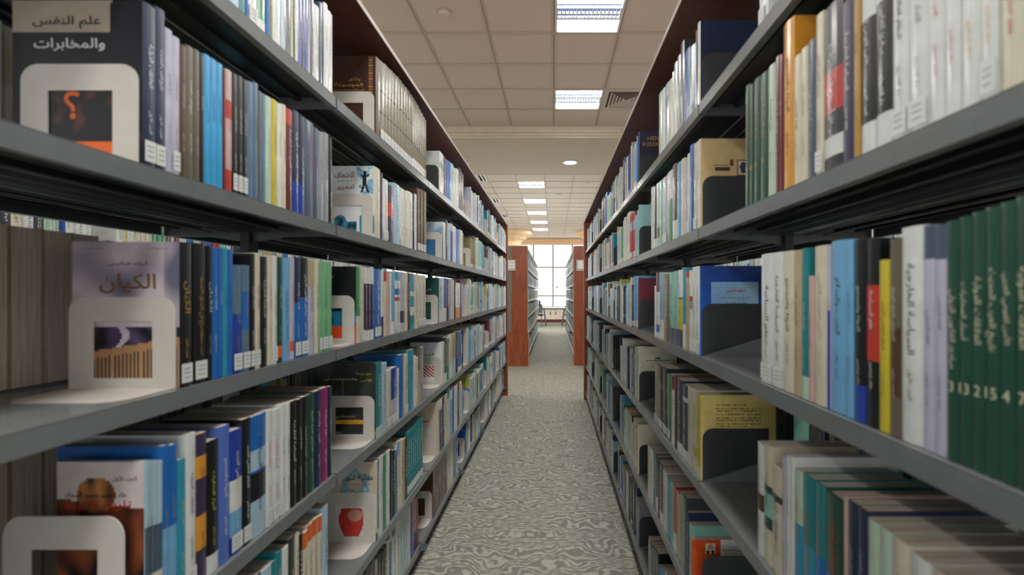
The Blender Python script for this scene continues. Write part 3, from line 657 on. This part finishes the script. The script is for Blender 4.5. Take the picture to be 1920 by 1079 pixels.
for side, nm in ((-1, 'left'), (1, 'right')):
    sm = SEAM[side]; zs = list((ZL if side < 0 else ZR).values()); xc = -.80 if side < 0 else .613
    for k in range(len(sm) - 1):
        bayn = k - 1
        lab = ('grey steel bookshelf bay beside the viewpoint on the %s, outside the picture' % nm) if bayn < 0 else '%s grey steel bookshelf bay of the %s rack, counted from the viewer' % ({0: 'nearest', 1: 'second', 2: 'third', 3: 'fourth', 4: 'fifth', 5: 'last'}[bayn], nm)
        bay_rack(xc, sm[k], sm[k + 1], zs, lab, '%s rack bays' % nm, lastpost=(k == len(sm) - 2))
    for k in range(1, len(sm) - 1):
        bay_rack(-2.23 if side < 0 else 2.08, sm[k], sm[k + 1], zs, 'dark steel bookshelf bay across the next aisle, glimpsed through the %s rack' % nm, 'bays across the %s aisle' % nm, faces=(0,) if side < 0 else (1,))
    # canopy and end panel
    xe = -.56 if side < 0 else .367; xo = -1.04 if side < 0 else .859; ye = sm[-1]
    t = thing('rack_canopy', 'long dark red wooden canopy board on top of the %s rack' % nm, 'canopy', (0, 0, 2.099))
    a = MB(); a.box((min(xe, xo), -.6, 0), (max(xe, xo), ye, .013)); a.build('board', M_WOODD, t)
    a = MB(); a.box((xe - .0006 * 0, -.6, -.001), (xe - side * .003, ye, .014)); a.build('edge_band', M_EDGE, t)
    t = thing('end_panel', 'tall narrow cherry wood end panel closing the %s rack' % nm, 'end panel', ((xe + xo) / 2, ye + .021, 0))
    hw = abs(xo - xe) / 2
    a = MB(); a.box((-hw + .002, 0, 0), (hw - .002, .026, 2.125)); a.build('board', M_WOOD, t)
    a = MB(); a.box((-side * (hw - .002), 0, 0), (-side * (hw + .002), .0265, 2.127)); a.build('edge_band', M_EDGE, t)
# far racks
for side, nm, xf, nb, ys in ((-1, 'left', -.47, 8, 8.33), (1, 'right', .385, 7, 8.36)):
    xc = xf + side * SD
    for k in range(nb):
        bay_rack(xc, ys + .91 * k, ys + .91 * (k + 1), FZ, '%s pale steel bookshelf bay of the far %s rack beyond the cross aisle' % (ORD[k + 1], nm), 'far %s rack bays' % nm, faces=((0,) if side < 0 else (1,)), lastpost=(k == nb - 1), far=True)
    ye = ys + .91 * nb
    t = thing('rack_canopy', 'pale thin top board of the far %s rack beyond the cross aisle' % nm, 'canopy', (xc, ys, 2.0995))
    a = MB(); a.box((-.23, 0, 0), (.23, ye - ys, .018)); a.build('board', M_FARMETAL, t)
    t = thing('end_panel', 'tall cherry wood end panel with sign holder on the far %s rack' % nm, 'end panel', (xc, ys - .052, 0))
    a = MB(); a.box((-.25, 0, 0), (.25, .03, 2.10)); a.build('board', M_WOOD, t)
    a = MB(); a.box((-side * .25, -.0005, 0), (-side * .258, .0305, 2.101)); a.build('edge_band', M_EDGE, t)
    if side < 0:
        a = MB(); a.box((-.075, -.006, 0), (-.03, -.0005, 2.09)); a.build('metal_strip', mat('olive_metal', lin('6c7264'), .5), t)
    px = 953.5 if side < 0 else 1094; X_ = (px - VX) / F * 8.27
    h = thing('sign_holder', 'clear sign holder with a paper label on the far %s end panel' % nm, 'sign', (X_, ys - .0585, 1.765))
    a = MB(); a.box((-.125, -.012, -.10), (.125, -.001, .095)); a.build('holder', M_ACRYL, h)
    a = MB(); a.box((-.095, -.0135, -.06), (.105, -.0122, .075)); s_ = a.build('paper', M_PAPER, h)
    put_text('ممنوع', 'dg', h, frame((1, 0, 0), (0, 0, 1), (.045, -.0145, .04)), height=.03, width=.12)
    put_text('الكلام', 'dg', h, frame((1, 0, 0), (0, 0, 1), (.03, -.0145, -.02)), height=.03, width=.10)
t = thing('low_end_box', 'low cherry wood box end at the foot of the far left rack', 'end box', (-.69, 8.22, 0))
a = MB(); a.box((-.27, 0, 0), (.262, .045, .585)); a.build('board', M_WOOD, t)
a = MB(); a.box((.262, 0, 0), (.27, .045, .586)); a.build('edge_band', M_EDGE, t)
t = thing('wall_box', 'small dark box hanging at the end of the far left rack', 'box', (-.445, 15.66, .95))
a = MB(); a.box((-.03, 0, -.09), (.03, .06, .09)); a.build('body', M_CHROME, t)
a = MB(); a.box((-.02, -.004, -.05), (.02, 0, .05)); a.build('face', M_DARK, t)

# ------------------------------------------------------------------ study table, chairs
t = thing('study_table', 'white topped study table on slanted grey legs before the far window', 'table', (0, 18.3, 0))
a = MB(); a.box((-1.5, 0, .70), (1.5, .8, .725)); a.build('table_top', M_WHITE, t)
a = MB(); a.box((-1.45, .03, .655), (1.45, .06, .695)); a.box((-1.45, .74, .655), (1.45, .77, .695)); a.build('rail', M_CHROME, t)
for x0, x1 in ((-.36, -.28), (.45, .35)):
    for y in (.04, .74):
        a = MB(); a.tube((x0, y, .68), (x1, y, .0), .022, 8); a.build('leg', M_CHROME, t)
def chair(x, y, rz, lab):
    t = thing('office_chair', lab, 'chair', (x, y, 0), rz)
    a = MB(); n = 10
    pts = [(.24 * math.copysign(abs(math.cos(q)) ** .6, math.cos(q)), .22 * math.copysign(abs(math.sin(q)) ** .6, math.sin(q))) for q in [2 * math.pi * i / 20 for i in range(20)]]
    a.prism(pts, .42, .49); a.build('seat', M_DARK, t)
    a = MB(); a.prism([(-.2, .52), (.2, .52), (.22, .8), (.17, .86), (-.17, .86), (-.22, .8)], .2, .225, axis='y'); a.build('backrest', M_CHROME, t)
    for sx in (-1, 1):
        for sy in (-1, 1): a = MB(); a.tube((sx * .17, sy * .16, .43), (sx * .21, sy * .2, 0), .012, 8); a.build('leg', M_CHROME, t)
        a = MB(); a.tube((sx * .19, .19, .45), (sx * .2, .205, .6), .012, 6); a.build('back_frame', M_CHROME, t)
chair(-.62, 17.95, 0, 'dark seated chair at the far study table, behind the left far rack'); chair(.68, 17.95, 0, 'dark seated chair at the far study table, behind the right far rack')
t = thing('headphones', 'dark headphones hanging from the edge of the far study table', 'headphones', (.0, 18.28, .66))
a = MB()
for k in range(12):
    q0, q1 = math.pi * (k / 11 * 1.1 - .05), math.pi * ((k + 1) / 11 * 1.1 - .05)
    if k < 11: a.tube((.11 * math.cos(q0), 0, -.11 + .11 * math.sin(q0)), (.11 * math.cos(q1), 0, -.11 + .11 * math.sin(q1)), .009, 6)
a.build('headband', M_CHROME, t)
for s in (-1, 1): a = MB(); a.tube((s * .085, 0, -.16), (s * .125, 0, -.16), .045, 12); a.build('ear_cup', M_DARK, t)
t = thing('window_mark', 'tiny dark mark fixed on the far window pane', 'window mark', (.17, Y1 + .06, 1.56))
a = MB(); a.prism([(-.085, -.01), (-.02, -.035), (.07, -.03), (.09, -.005), (.03, .01), (.01, .05), (-.02, .012)], -.004, .004, axis='y'); a.build('body', M_CHROME, t)

# ------------------------------------------------------------------ book ends
def outline(w, h, r, both=True):
    """plate outline in (x, z), spine side at x=0, going ccw from the foot"""
    pts = [(-w, 0), (0, 0)]
    for k in range(9): q = math.pi / 2 * k / 8; pts.append((-r + r * math.cos(q), h - r + r * math.sin(q)))
    if both:
        for k in range(9): q = math.pi / 2 + math.pi / 2 * k / 8; pts.append((-w + r + r * math.cos(q), h - r + r * math.sin(q)))
    else: pts.append((-w, h))
    return pts
def plate(w, h, r, hole, both=True):
    a = MB(); o = outline(w, h, r, both); t = .0016
    if not hole: a.prism(o, -t / 2, t / 2, axis='y'); return a
    x0, x1, z0, z1 = hole; cx, cz = (x0 + x1) / 2, (z0 + z1) / 2
    fine = []
    for i in range(len(o)):
        p, q = o[i], o[(i + 1) % len(o)]; d = math.dist(p, q); k = max(1, int(d / .02))
        for j in range(k): fine.append((p[0] + (q[0] - p[0]) * j / k, p[1] + (q[1] - p[1]) * j / k))
    def inner(p):
        dx, dz = p[0] - cx, p[1] - cz; s = max(abs(dx) / ((x1 - x0) / 2), abs(dz) / ((z1 - z0) / 2)); return (cx + dx / s, cz + dz / s)
    n = len(fine); ins = [inner(p) for p in fine]
    def corners(i):                                        # keep the inner corners square
        p, q = ins[i], ins[(i + 1) % n]; e = 1e-6
        if abs(p[0] - q[0]) > e and abs(p[1] - q[1]) > e:
            onx = abs(p[0] - x0) < e or abs(p[0] - x1) < e
            return [(p[0], q[1]) if onx else (q[0], p[1])]
        return []
    for i in range(n):
        j = (i + 1) % n; c = corners(i)
        ring = [fine[i], fine[j], ins[j]] + c + [ins[i]]
        a.poly([(p[0], -t/2, p[1]) for p in ring]); a.poly([(p[0], t/2, p[1]) for p in reversed(ring)])
        a.poly([(fine[i][0], -t/2, fine[i][1]), (fine[i][0], t/2, fine[i][1]), (fine[j][0], t/2, fine[j][1]), (fine[j][0], -t/2, fine[j][1])])
        seq = [ins[i]] + c[::-1] + [ins[j]]
        for u_, v_ in zip(seq, seq[1:]): a.poly([(u_[0], -t/2, u_[1]), (v_[0], -t/2, v_[1]), (v_[0], t/2, v_[1]), (u_[0], t/2, u_[1])])
    return a
WP = plate(.165, .141, .024, (-.127, -.036, .016, .104)).mesh('plate', [M_BEND_W])
b_ = MB(); bp_ = [(-.16, 0), (-.004, 0), (-.004, -.055), (-.006, -.075), (-.014, -.09), (-.03, -.1), (-.14, -.1), (-.152, -.09), (-.16, -.075)]; b_.prism(bp_[::-1], 0, .0007); WB = b_.mesh('base', [M_BEND_W])
KP = plate(.175, .138, .028, None, False).mesh('plate', [M_BEND_K])
b_ = MB(); b_.prism([(-.15, -.03), (-.02, -.03), (-.02, -.0012), (-.15, -.0012)], 0, .0007); KB = b_.mesh('base', [M_BEND_K])
def bookend(side, tier, bay, y, white, off=0.0, lab2='', sz=1.0):
    X = spx(side, tier) - (-side) * .006
    where = '%s, %s bay, %s rack' % (TIER[tier], BAY[bay], 'left' if side < 0 else 'right')
    if white: lab = 'white steel bookend with square window, ' + where
    else: lab = 'charcoal steel bookend with rounded corner, ' + where
    t = thing('bookend', lab + lab2, 'bookend', (X + side * off, y, zshelf(side, tier) + .0004), 0 if side < 0 else math.pi, 'bookends on the racks')
    link('plate', WP if white else KP, t).scale = (1, 1, sz); o = link('base', WB if white else KB, t)
    if side > 0 and white: o.scale = (1, -1, 1)
for side in (-1, 1):
    for bay in range(0, 6):
        for tier in range(1, 7):
            q = [b for b in BOOKS if b['side'] == side and b['bay'] == bay and b['tier'] == tier and b['X'] is None]
            if not q: continue
            y = min(b['y'] - b['T'] / 2 for b in q) - .0022
            if side < 0 and bay == 0:
                if tier in (2, 3, 4): bookend(side, tier, bay, y - (.024 if tier == 4 else 0), True, sz=1.22 if tier == 4 else 1)
            elif side < 0: bookend(side, tier, bay, y, not (bay == 2 and tier == 1), sz=1.15 if (bay == 1 and tier == 5) else 1)
            elif bay > 0: bookend(side, tier, bay, 1.2475 if (bay == 1 and tier == 5) else y, False)
bookend(-1, 1, 0, 1.2388, True, lab2=' at its far end')

# ------------------------------------------------------------------ cover art (flat printed covers facing the viewer)
def mixc(a, b, t): t = max(0, min(1, t)); return tuple(a[i] + (b[i] - a[i]) * t for i in range(3))
def nz(u, v, s, o=0): return mnoise.noise(Vector((u * s + o, v * s, o))) * .5 + .5
def inside(u, v, a): return a[0] <= u <= a[1] and a[2] <= v <= a[3]
c_ = {k: v[0] for k, v in PAL.items()}
H_ = lin
def art_psych(u, v):
    if v > .80 and u < .74 + (v - .8) * .1: return H_('97897a')
    if v < .145 and .35 < u < .86: return H_('c9591f')
    if v < .5: return mixc(H_('0b0a0d'), H_('5a3322'), (nz(u, v, 9) - .55) * 3)
    return H_('19191e')
def art_entity(u, v):
    if v > .42: return mixc(H_('b9adb4'), H_('5f5a70'), (nz(u, v, 3.2) - .42) * 3 + (.4 if u > .85 else 0))
    edge = .25 + .12 * (u - .2)
    if v < edge:
        if v > edge - .05: return H_('9c7450')
        return H_('3a2a28') if (u * 26) % 1 < .45 else H_('a07c5c')
    bolt = abs(u - .44 - .06 * math.sin(v * 22)) < .03 + .12 * max(0, v - .3)
    return H_('b3a6b8') if bolt else mixc(H_('15121f'), H_('5a4b6c'), (nz(u, v, 6, 3) - .4) * 2.5)
def art_revolt(u, v):
    if (u - .45) ** 2 / .05 + (v - .8) ** 2 / .012 < 1: return mixc(H_('3c2320'), H_('b3763f'), nz(u, v, 9) * 1.4 - .2)
    if v > .72 + .06 * (1 - u): return H_('bdb0ae')
    return mixc(H_('1c100f'), H_('8a4a2c'), (nz(u, v, 5) - .35) * 2)
def art_leather(u, v):
    if .87 < u < .95: return H_('8a6636') if (v * 30) % 1 < .6 else H_('33190f')
    return mixc(H_('2c160e'), H_('3d2015'), nz(u, v, 8))
def art_kidnap(u, v):
    if v < .06: return H_('c3ccc8')
    if v < .42 and u < .68:
        if v > .22 and nz(u, v, 4, 1) > .48: return H_('c9c6d6')
        return mixc(H_('12303c'), H_('3f8bb0'), (nz(u, v, 9, 4) - .35) * 2.6)
    if u > .74 and v < .30: return mixc(H_('0f6474'), H_('2f93a8'), nz(u, v, 12))
    du, dv = (u - .83) * 1.25, (v - .80)
    body = (abs(du) < .045 and -.08 < dv < .07) or (du ** 2 + (dv - .09) ** 2 * .9 < .0016) or (abs(abs(du) - (-.08 - dv) * .5 - .03) < .028 and -.18 < dv < -.06) or (abs(dv - .04 - abs(du) * .4) < .015 and abs(du) < .11)
    if body: return H_('101820')
    if abs(du) < .19 and abs(dv) < .19 and nz(u, v, 7, 2) > .5: return mixc(H_('3a7fb0'), H_('9ac0cc'), nz(u, v, 14))
    return H_('c3ccc8')
def art_arc(u, v):
    r = math.hypot(u - .25, (v - .45) * 1.3)
    if .40 < r < .415 and v > .45: return H_('a89b86')
    if v < .42:
        if v > .22: return mixc(H_('1f6f9a'), H_('12202c'), (nz(u, v, 8) - .4) * 3)
        return H_('d2411a')
    return H_('0d0f12')
def art_security(u, v):
    if .20 < v < .25 and u < .88: return H_('c9952c')
    if v < .10: return mixc(H_('22332f'), H_('7b7f78'), (nz(u, v, 6) - .45) * 3)
    if v > .45 and abs(u - .45) < .01 and v < .78: return H_('6a6258')
    return mixc(H_('1c201d'), H_('454a43'), (nz(u, v, 4) - .35) * 1.6)
def art_operation(u, v):
    base = H_('b7a793') if v > .6 else H_('c2bdb6')
    if v > .58:
        cx, cy, R = .64, .72, .24                      # six pointed star outline
        for a0 in (90, 270):
            P3 = [(cx + R * 1.25 * math.cos(math.radians(a0 + 120 * k)), cy + R * math.sin(math.radians(a0 + 120 * k)) * .85) for k in range(3)]
            for i in range(3):
                (x0, y0), (x1, y1) = P3[i], P3[(i + 1) % 3]; d = math.hypot(x1 - x0, y1 - y0)
                tt = ((u - x0) * (x1 - x0) + (v - y0) * (y1 - y0)) / d / d
                if 0 <= tt <= 1 and abs((u - x0) * (y1 - y0) - (v - y0) * (x1 - x0)) / d < .022: return H_('6f97a8')
        if (u - .55) ** 2 / .03 + (v - .61) ** 2 / .0016 < 1: return H_('8a4a2a')
        return base
    if .06 < v < .42:
        w = .22 if v < .3 else .22 - (v - .3) * .4
        w = .12 + (v - .06) * .6 if v < .22 else w
        if abs(u - .58) < w:
            if (u - .64) ** 2 / .016 + (v - .33) ** 2 / .006 < 1: return H_('b98872')
            return mixc(H_('8e1f18'), H_('c0392b'), nz(u, v, 4) * 1.3)
    return base
def art_sea(u, v): return mixc(H_('2c5f8e'), H_('b9c7cc'), (v - .55) * 2.2 + nz(u, v, 5) * .8 - .4)
def art_green(u, v): return mixc(H_('0f3a33'), H_('174a40'), nz(u, v, 6))
def art_flag(u, v):
    if .18 < v < .44 and .05 < u < .8:
        return H_('a8312f') if ((u * .9 + v * 1.4) * 9) % 1 < .5 else H_('d8d4d2')
    return H_('c9cdca')
def art_plain(u, v): return H_('b04a35') if (.63 < v < .655 and .2 < u < .75) else H_('b9ad9a')
def art_navy(u, v): return H_('101a30')
def art_stamp(u, v):
    if .42 < u < .63 or .68 < u < .88:
        pass
    if inside(u, v, (.56, .83, .58, .77)):
        if inside(u, v, (.58, .81, .595, .755)):
            return H_('2c2c3c') if (u - .66) ** 2 / .004 + (v - .675) ** 2 / .0045 < 1 else H_('a89d8c')
        return H_('5a4a3a')
    if inside(u, v, (.22, .45, .645, .675)): return H_('3a2a2c')
    if inside(u, v, (.20, .42, .70, .71)) or inside(u, v, (.20, .42, .73, .74)): return H_('6b5a50')
    if inside(u, v, (.44, .5, .70, .76)): return H_('4b3c30')
    return H_('a08a62')
def art_panel(u, v):
    if inside(u, v, (.17, .92, .18, .82)): return mixc(H_('5c7ea8'), H_('7e9dbd'), u)
    return mixc(H_('0c4fa0'), H_('0f2c6a'), v * .9 + u * .25)
def art_yellow(u, v):
    for k in range(8):
        vv = .88 - k * .036
        if abs(v - vv) < .007 and .2 < u < .8 - (.2 if k in (0, 7) else 0) and nz(u, v, 60) > .42: return H_('5e5128')
    return H_('a8965a')
def art_portrait(u, v):
    if u < .40:
        if inside(u, v, (.18, .32, .72, .93)):
            if (u - .25) ** 2 / .0016 + (v - .86) ** 2 / .0022 < 1: return H_('9c7860') if v < .885 else H_('1a1512')
            if v < .79 and abs(u - .25) < .06: return H_('15161a') if abs(u - .25) > .012 else H_('b0a8a0')
            return H_('c7b98f')
        return mixc(H_('a02a10'), H_('d0481c'), nz(u, v, 5) * 1.2)
    return H_('b5aaa6')
def art_gilt(u, v): return H_('241a2c') if v < .72 else H_('1e2138')
def art_maroon(u, v):
    if inside(u, v, (.55, 1, .72, .86)): return H_('c6bcae')
    return H_('5a1f2c')
def art_framed(u, v):
    r = max(abs(u - .5) / .36, 0)
    top = .74 - (.05 if abs(u - .5) > .3 else 0)
    if abs(v - top) < .006 and .2 < u < .8 or (abs(abs(u - .5) - .34) < .008 and v < .70): return H_('55504a')
    if inside(u, v, (.42, .58, .76, .80)): return H_('4d5a48')
    return H_('b3aa98')
def art_mint(u, v): return H_('86b8ac')
def art_landscape(u, v):
    if v > .62: return mixc(H_('a3a04a'), H_('77762e'), (nz(u, v, 7) - .4) * 2)
    if (u - .5) ** 2 / .12 + (v - .1) ** 2 / .2 < 1: return mixc(H_('16432c'), H_('2c6a50'), nz(u, v, 9) * 1.2)
    return H_('1b6ab8')
def art_beige(u, v): return H_('aaa394')
COVTXT = {'psych': [('علم النفس', 'k', .42, .865, .10, .52), ('والمخابرات', 'w', .44, .73, .10, .54)],
 'entity': [('أريك فراتيني', 'k', .52, .85, .05, .36), ('الكيان', 'bt', .52, .715, .17, .52), ('المخابرات', 'sl', .18, .955, .02, .2), ('منشورات', 'sl', .80, .955, .02, .2)],
 'revolt': [('خالد السعيد محمود السماك', 'k', .45, .80, .05, .7), ('تاريخ الثورة', 'r', .48, .735, .09, .75), ('الجزء الأول', 'm', .78, .90, .05, .28)],
 'leather': [('وثائق', 'go', .62, .70, .06, .22), ('الموسوعة', 'go', .52, .63, .07, .5), ('في التاريخ الحديث', 'go', .52, .565, .035, .55)],
 'kidnap': [('الاختطاف', 'mg', .46, .88, .11, .36), ('من الجو', 'dg', .46, .79, .03, .26), ('لتحرير', 'mg', .47, .70, .10, .32), ('دار النشر', 'dg', .48, .6, .03, .26)],
 'security': [('موسوعة', 'y', .80, .86, .05, .26), ('الأمن', 'y', .83, .775, .06, .2), ('والاستخبارات في', 'c', .42, .785, .055, .55), ('العالم', 'c', .5, .29, .04, .3)],
 'operation': [('عملية سوزانا', 'k', .66, .80, .12, .60), ('الأسرار الكاملة للعملية', 'm', .66, .715, .03, .5)],
 'arc': [('العلم', 'c', .5, .86, .05, .3)], 'green': [('العلم', 'w', .5, .72, .09, .5)], 'flag': [('أمريكا', 'k', .45, .72, .12, .6), ('في العالم', 'dg', .5, .84, .04, .4)],
 'panel': [('دبلوماسي', 'r', .57, .72, .07, .30), ('قراءة في السياسة الخارجية', 'nv', .57, .64, .03, .46), ('العربية الحديثة', 'nv', .57, .585, .03, .34),
           ('يتناول هذا الكتاب تطور العلاقات بين', 'sl', .56, .50, .03, .66), ('الدول في النصف الثاني من القرن', 'sl', .56, .44, .03, .66), ('ويعرض أهم المحطات التي مرت بها', 'sl', .56, .38, .03, .66)],
 'stamp': [('دراسة في', 'dg', .7, .52, .03, .2)], 'portrait': [('الدبلوماسية', 'k', .62, .80, .07, .42), ('فن', 'k', .62, .87, .04, .08), ('دراسة مقارنة', 'dg', .64, .72, .03, .4)],
 'gilt': [('HENRY', 'go', .46, .87, .10, .50), ('KISSINGER', 'go', .52, .76, .09, .86)], 'maroon': [('كتاب', 'k', .78, .79, .05, .2)],
 'framed': [('السياسة', 'dg', .5, .64, .04, .3)], 'landscape': [('السياسة المائية', 'k', .45, .80, .08, .6)]}
ARTS = {k[4:]: f for k, f in list(globals().items()) if k.startswith('art_')}
TITLES = ['تاريخ العرب الحديث', 'علم السياسة', 'الأمن القومي العربي', 'العلاقات الدولية', 'الحرب والسلام', 'مبادئ القانون الدولي', 'السياسة الخارجية', 'الفكر السياسي', 'النظام العالمي الجديد', 'أسرار المخابرات', 'الدولة والمجتمع', 'الصراع في الشرق الأوسط']
NAMES = ['محمد حسنين', 'أحمد سالم', 'دار الشروق', 'الجزء الأول', 'خالد إبراهيم']

# ------------------------------------------------------------------ build the books
def world_px(b):
    X = b['X'] if b['X'] is not None else spx(b['side'], b['tier'])
    ar = 0
    y0, y1 = b['y'] - b['T'] / 2, b['y'] + b['T'] / 2
    if y0 < .05: return 0
    xa, xb = VX + F * X / y0, VX + F * X / y1
    xa, xb = [max(0, min(1920, q)) for q in (xa, xb)]
    za, zb = VY - F * (b['z'] + b['H'] - CH) / b['y'], VY - F * (b['z'] - CH) / b['y']
    za, zb = [max(0, min(1079, q)) for q in (za, zb)]
    a = abs(xa - xb) * (zb - za)
    if b['cov'] in ARTS: a += 3000
    return a
for b in BOOKS:
    b['score'] = 0 if (b['inv'] or b['bay'] < 0) else world_px(b)
BOOKS.sort(key=lambda q: -q['score'])
NSEP = 298
sepa, mass = BOOKS[:NSEP], BOOKS[NSEP:]
STK = MB(); STK.poly([(0, -.5, 0), (0, .5, 0), (0, .5, 1), (0, -.5, 1)], lin('dcdedb'))
for zz in (.25, .5, .72): STK.poly([(.0004, -.28, zz), (.0004, .28, zz), (.0004, .28, zz + .035), (.0004, -.28, zz + .035)], lin('85888a'))
STK = STK.mesh('spine_label', [M_PRINT])
def bands_of(b):
    out = []
    for o in b['opts']:
        if o[0] == 'b' and '-' in o:
            lo, r_ = o[1:].split('-'); d = ''.join(ch for ch in r_ if ch.isdigit()); out.append((int(lo) / 100, int(d) / 100, PAL[r_[len(d):]][0]))
    return out
SPECIAL = {(-1, 3, 0, 1): 'الكيان', (-1, 3, 0, 3): 'الكيان'}
for n, b in enumerate(sepa):
    side = b['side']; X = spx(side, b['tier']) + side * b['dx']
    T, D, H = b['T'], b['D'], b['H']; col, word = PAL[b['col']]
    thick = 'slim' if T < .014 else ('thick' if T > .032 else '')
    tall = 'tall ' if H > .262 else ('short ' if H < .185 else '')
    lab = '%s %s%s book, %s from the %s, %s, %s %s bay' % (thick, tall, word, ordw(b['idx']), b['anchor'], TIER[b['tier']], BAY[b['bay']], 'left' if side < 0 else 'right')
    art = b['cov'] if b['cov'] in ARTS else None
    lab = ' '.join(lab.split())
    root = thing('book', lab, 'book', (X, b['y'], b['z']), 0 if side < 0 else math.pi, 'books on the racks')
    a = MB()
    for f in book_faces(T, D, H, bands_of(b), col): a.poly(f[0], f[1])
    a.build('cover', M_COVER, root)
    a = MB(); a.box(*page_box(T, D, H, b['col'] in HARD)); a.build('pages', M_PAGES, root)
    if 'L' in b['opts'] and T > .006:
        o = link('spine_label', STK, root, (.0005, 0, .006)); o.scale = (1, T * .9, .03)
    tc = [o[1:] for o in b['opts'] if o[0] == 't' and o[1:] in PAL]
    if b['idx'] in range(0, 200) and T > .006:
        k = tc[0] if tc else ('c' if sum(col) < .5 else 'dg')
        key = (side, b['tier'], b['bay'], b['idx']); r_ = random.Random(n)
        tt = SPECIAL.get(key, r_.choice(TITLES)); me, asp = textmesh(tt)
        h = T * (.7 if (b['col'] == 'gr' and side > 0 and b['tier'] == 3) else .42 if key not in SPECIAL else .6); w = min(H * .42, h * asp * 1.1)
        if key in SPECIAL: w = H * .22
        # text runs down the spine: its x axis is -Z, its y axis is the viewer's right
        zc = .62 if r_.random() < .8 else .55
        num = b['col'] == 'gr' and side > 0 and b['tier'] in (2, 3) and b['bay'] == 0
        put_text(tt, k, root, frame((0, 0, -1), (0, 1, 0), (.0006, 0, H * zc)), height=h, width=w)
        if num:
            sx = {3: ['3', '13', '2', '15', '4', '7', '9'], 2: ['8', '43', '21', '9']}[b['tier']][(b['idx'] - (18 if b['tier'] == 3 else 1)) % (7 if b['tier'] == 3 else 4)]
            put_text(sx, k, root, frame((0, 1, 0), (0, 0, 1), (.0006, 0, H * .31)), height=H * .042)
        elif T > .011 and not b['col'] in ('sk',):
            put_text(r_.choice(NAMES), k, root, frame((0, 0, -1), (0, 1, 0), (.0006, 0, H * .27)), height=T * .3, width=min(H * .14, T * 3))
    if art:
        fn = ARTS[art]; a = MB(); nu, nv_ = 56, 72; yy = (-T / 2 - .0005) if side < 0 else (T / 2 + .0005)
        def pt(u, v): return ((-D + u * D - .002 * u) if side < 0 else (-u * D - .002 * (1 - u)), yy, v * H)
        for i in range(nu):
            for j in range(nv_):
                u0, u1, v0, v1 = i / nu, (i + 1) / nu, j / nv_, (j + 1) / nv_
                q = [pt(u0, v0), pt(u1, v0), pt(u1, v1), pt(u0, v1)]
                a.poly(q, tuple(min(.8, c * (1.35 if side < 0 else 2.0)) for c in fn((u0 + u1) / 2, (v0 + v1) / 2)))
        a.build('cover_art', M_PRINT, root)
        xa = (1, 0, 0) if side < 0 else (-1, 0, 0); y2 = yy + (-.0005 if side < 0 else .0005)
        for tt, ck, u, v, hh, ww in COVTXT.get(art, []):
            p = pt(u, v); put_text(tt, ck, root, frame(xa, (0, 0, 1), (p[0], y2, p[2])), height=hh * H * .8, width=ww * D, bold=.012)
        if art == 'psych': put_text('؟', 'o', root, frame(xa, (0, 0, 1), (pt(.46, .38)[0], y2, .36 * H)), height=.17 * H, bold=.02)
# the mass of smaller and hidden books: one object
a = MB()
for k, b in enumerate(mass):
    side = b['side']; X = (b['X'] if b['X'] is not None else spx(side, b['tier'])) + (side * b['dx'])
    sg = 1 if side < 0 else -1; T, D, H = b['T'], b['D'], b['H']; bd = bands_of(b)
    if 'L' in b['opts']: bd = bd + [(.03, .15, lin('d5d7d4'))]
    def tf(p): return (X + sg * p[0], b['y'] + sg * p[1], b['z'] + p[2])
    kk = k % 97; kv = (k * 7) % 31
    for f in book_faces(T, D, H, bd, PAL[b['col']][0], False):
        uv = None
        if f[2] == 's': _, _, _, u0, u1, v0, v1 = f; e = .001; v1 = min(v1, .999); u1 = min(u1, .999); uv = [(kk + u0, kv + v0), (kk + u1, kv + v0), (kk + u1, kv + v1), (kk + u0, kv + v1)]
        a.poly([tf(p) for p in f[0]], f[1], 0, uv)
    p0, p1 = page_box(T, D, H, b['col'] in HARD); a.box(tf(p0), tf(p1), (1, 1, 1), 1)
o = a.build('books', [M_COVERS, M_PAGES], uv=True); o['kind'] = 'stuff'
tag(o, 'the many smaller and half hidden books on the remaining shelves of all racks', 'books')
print('BOOKS separate', len(sepa), 'mass', len(mass), 'min score', sepa[-1]['score'], 'faces', len(a.f))
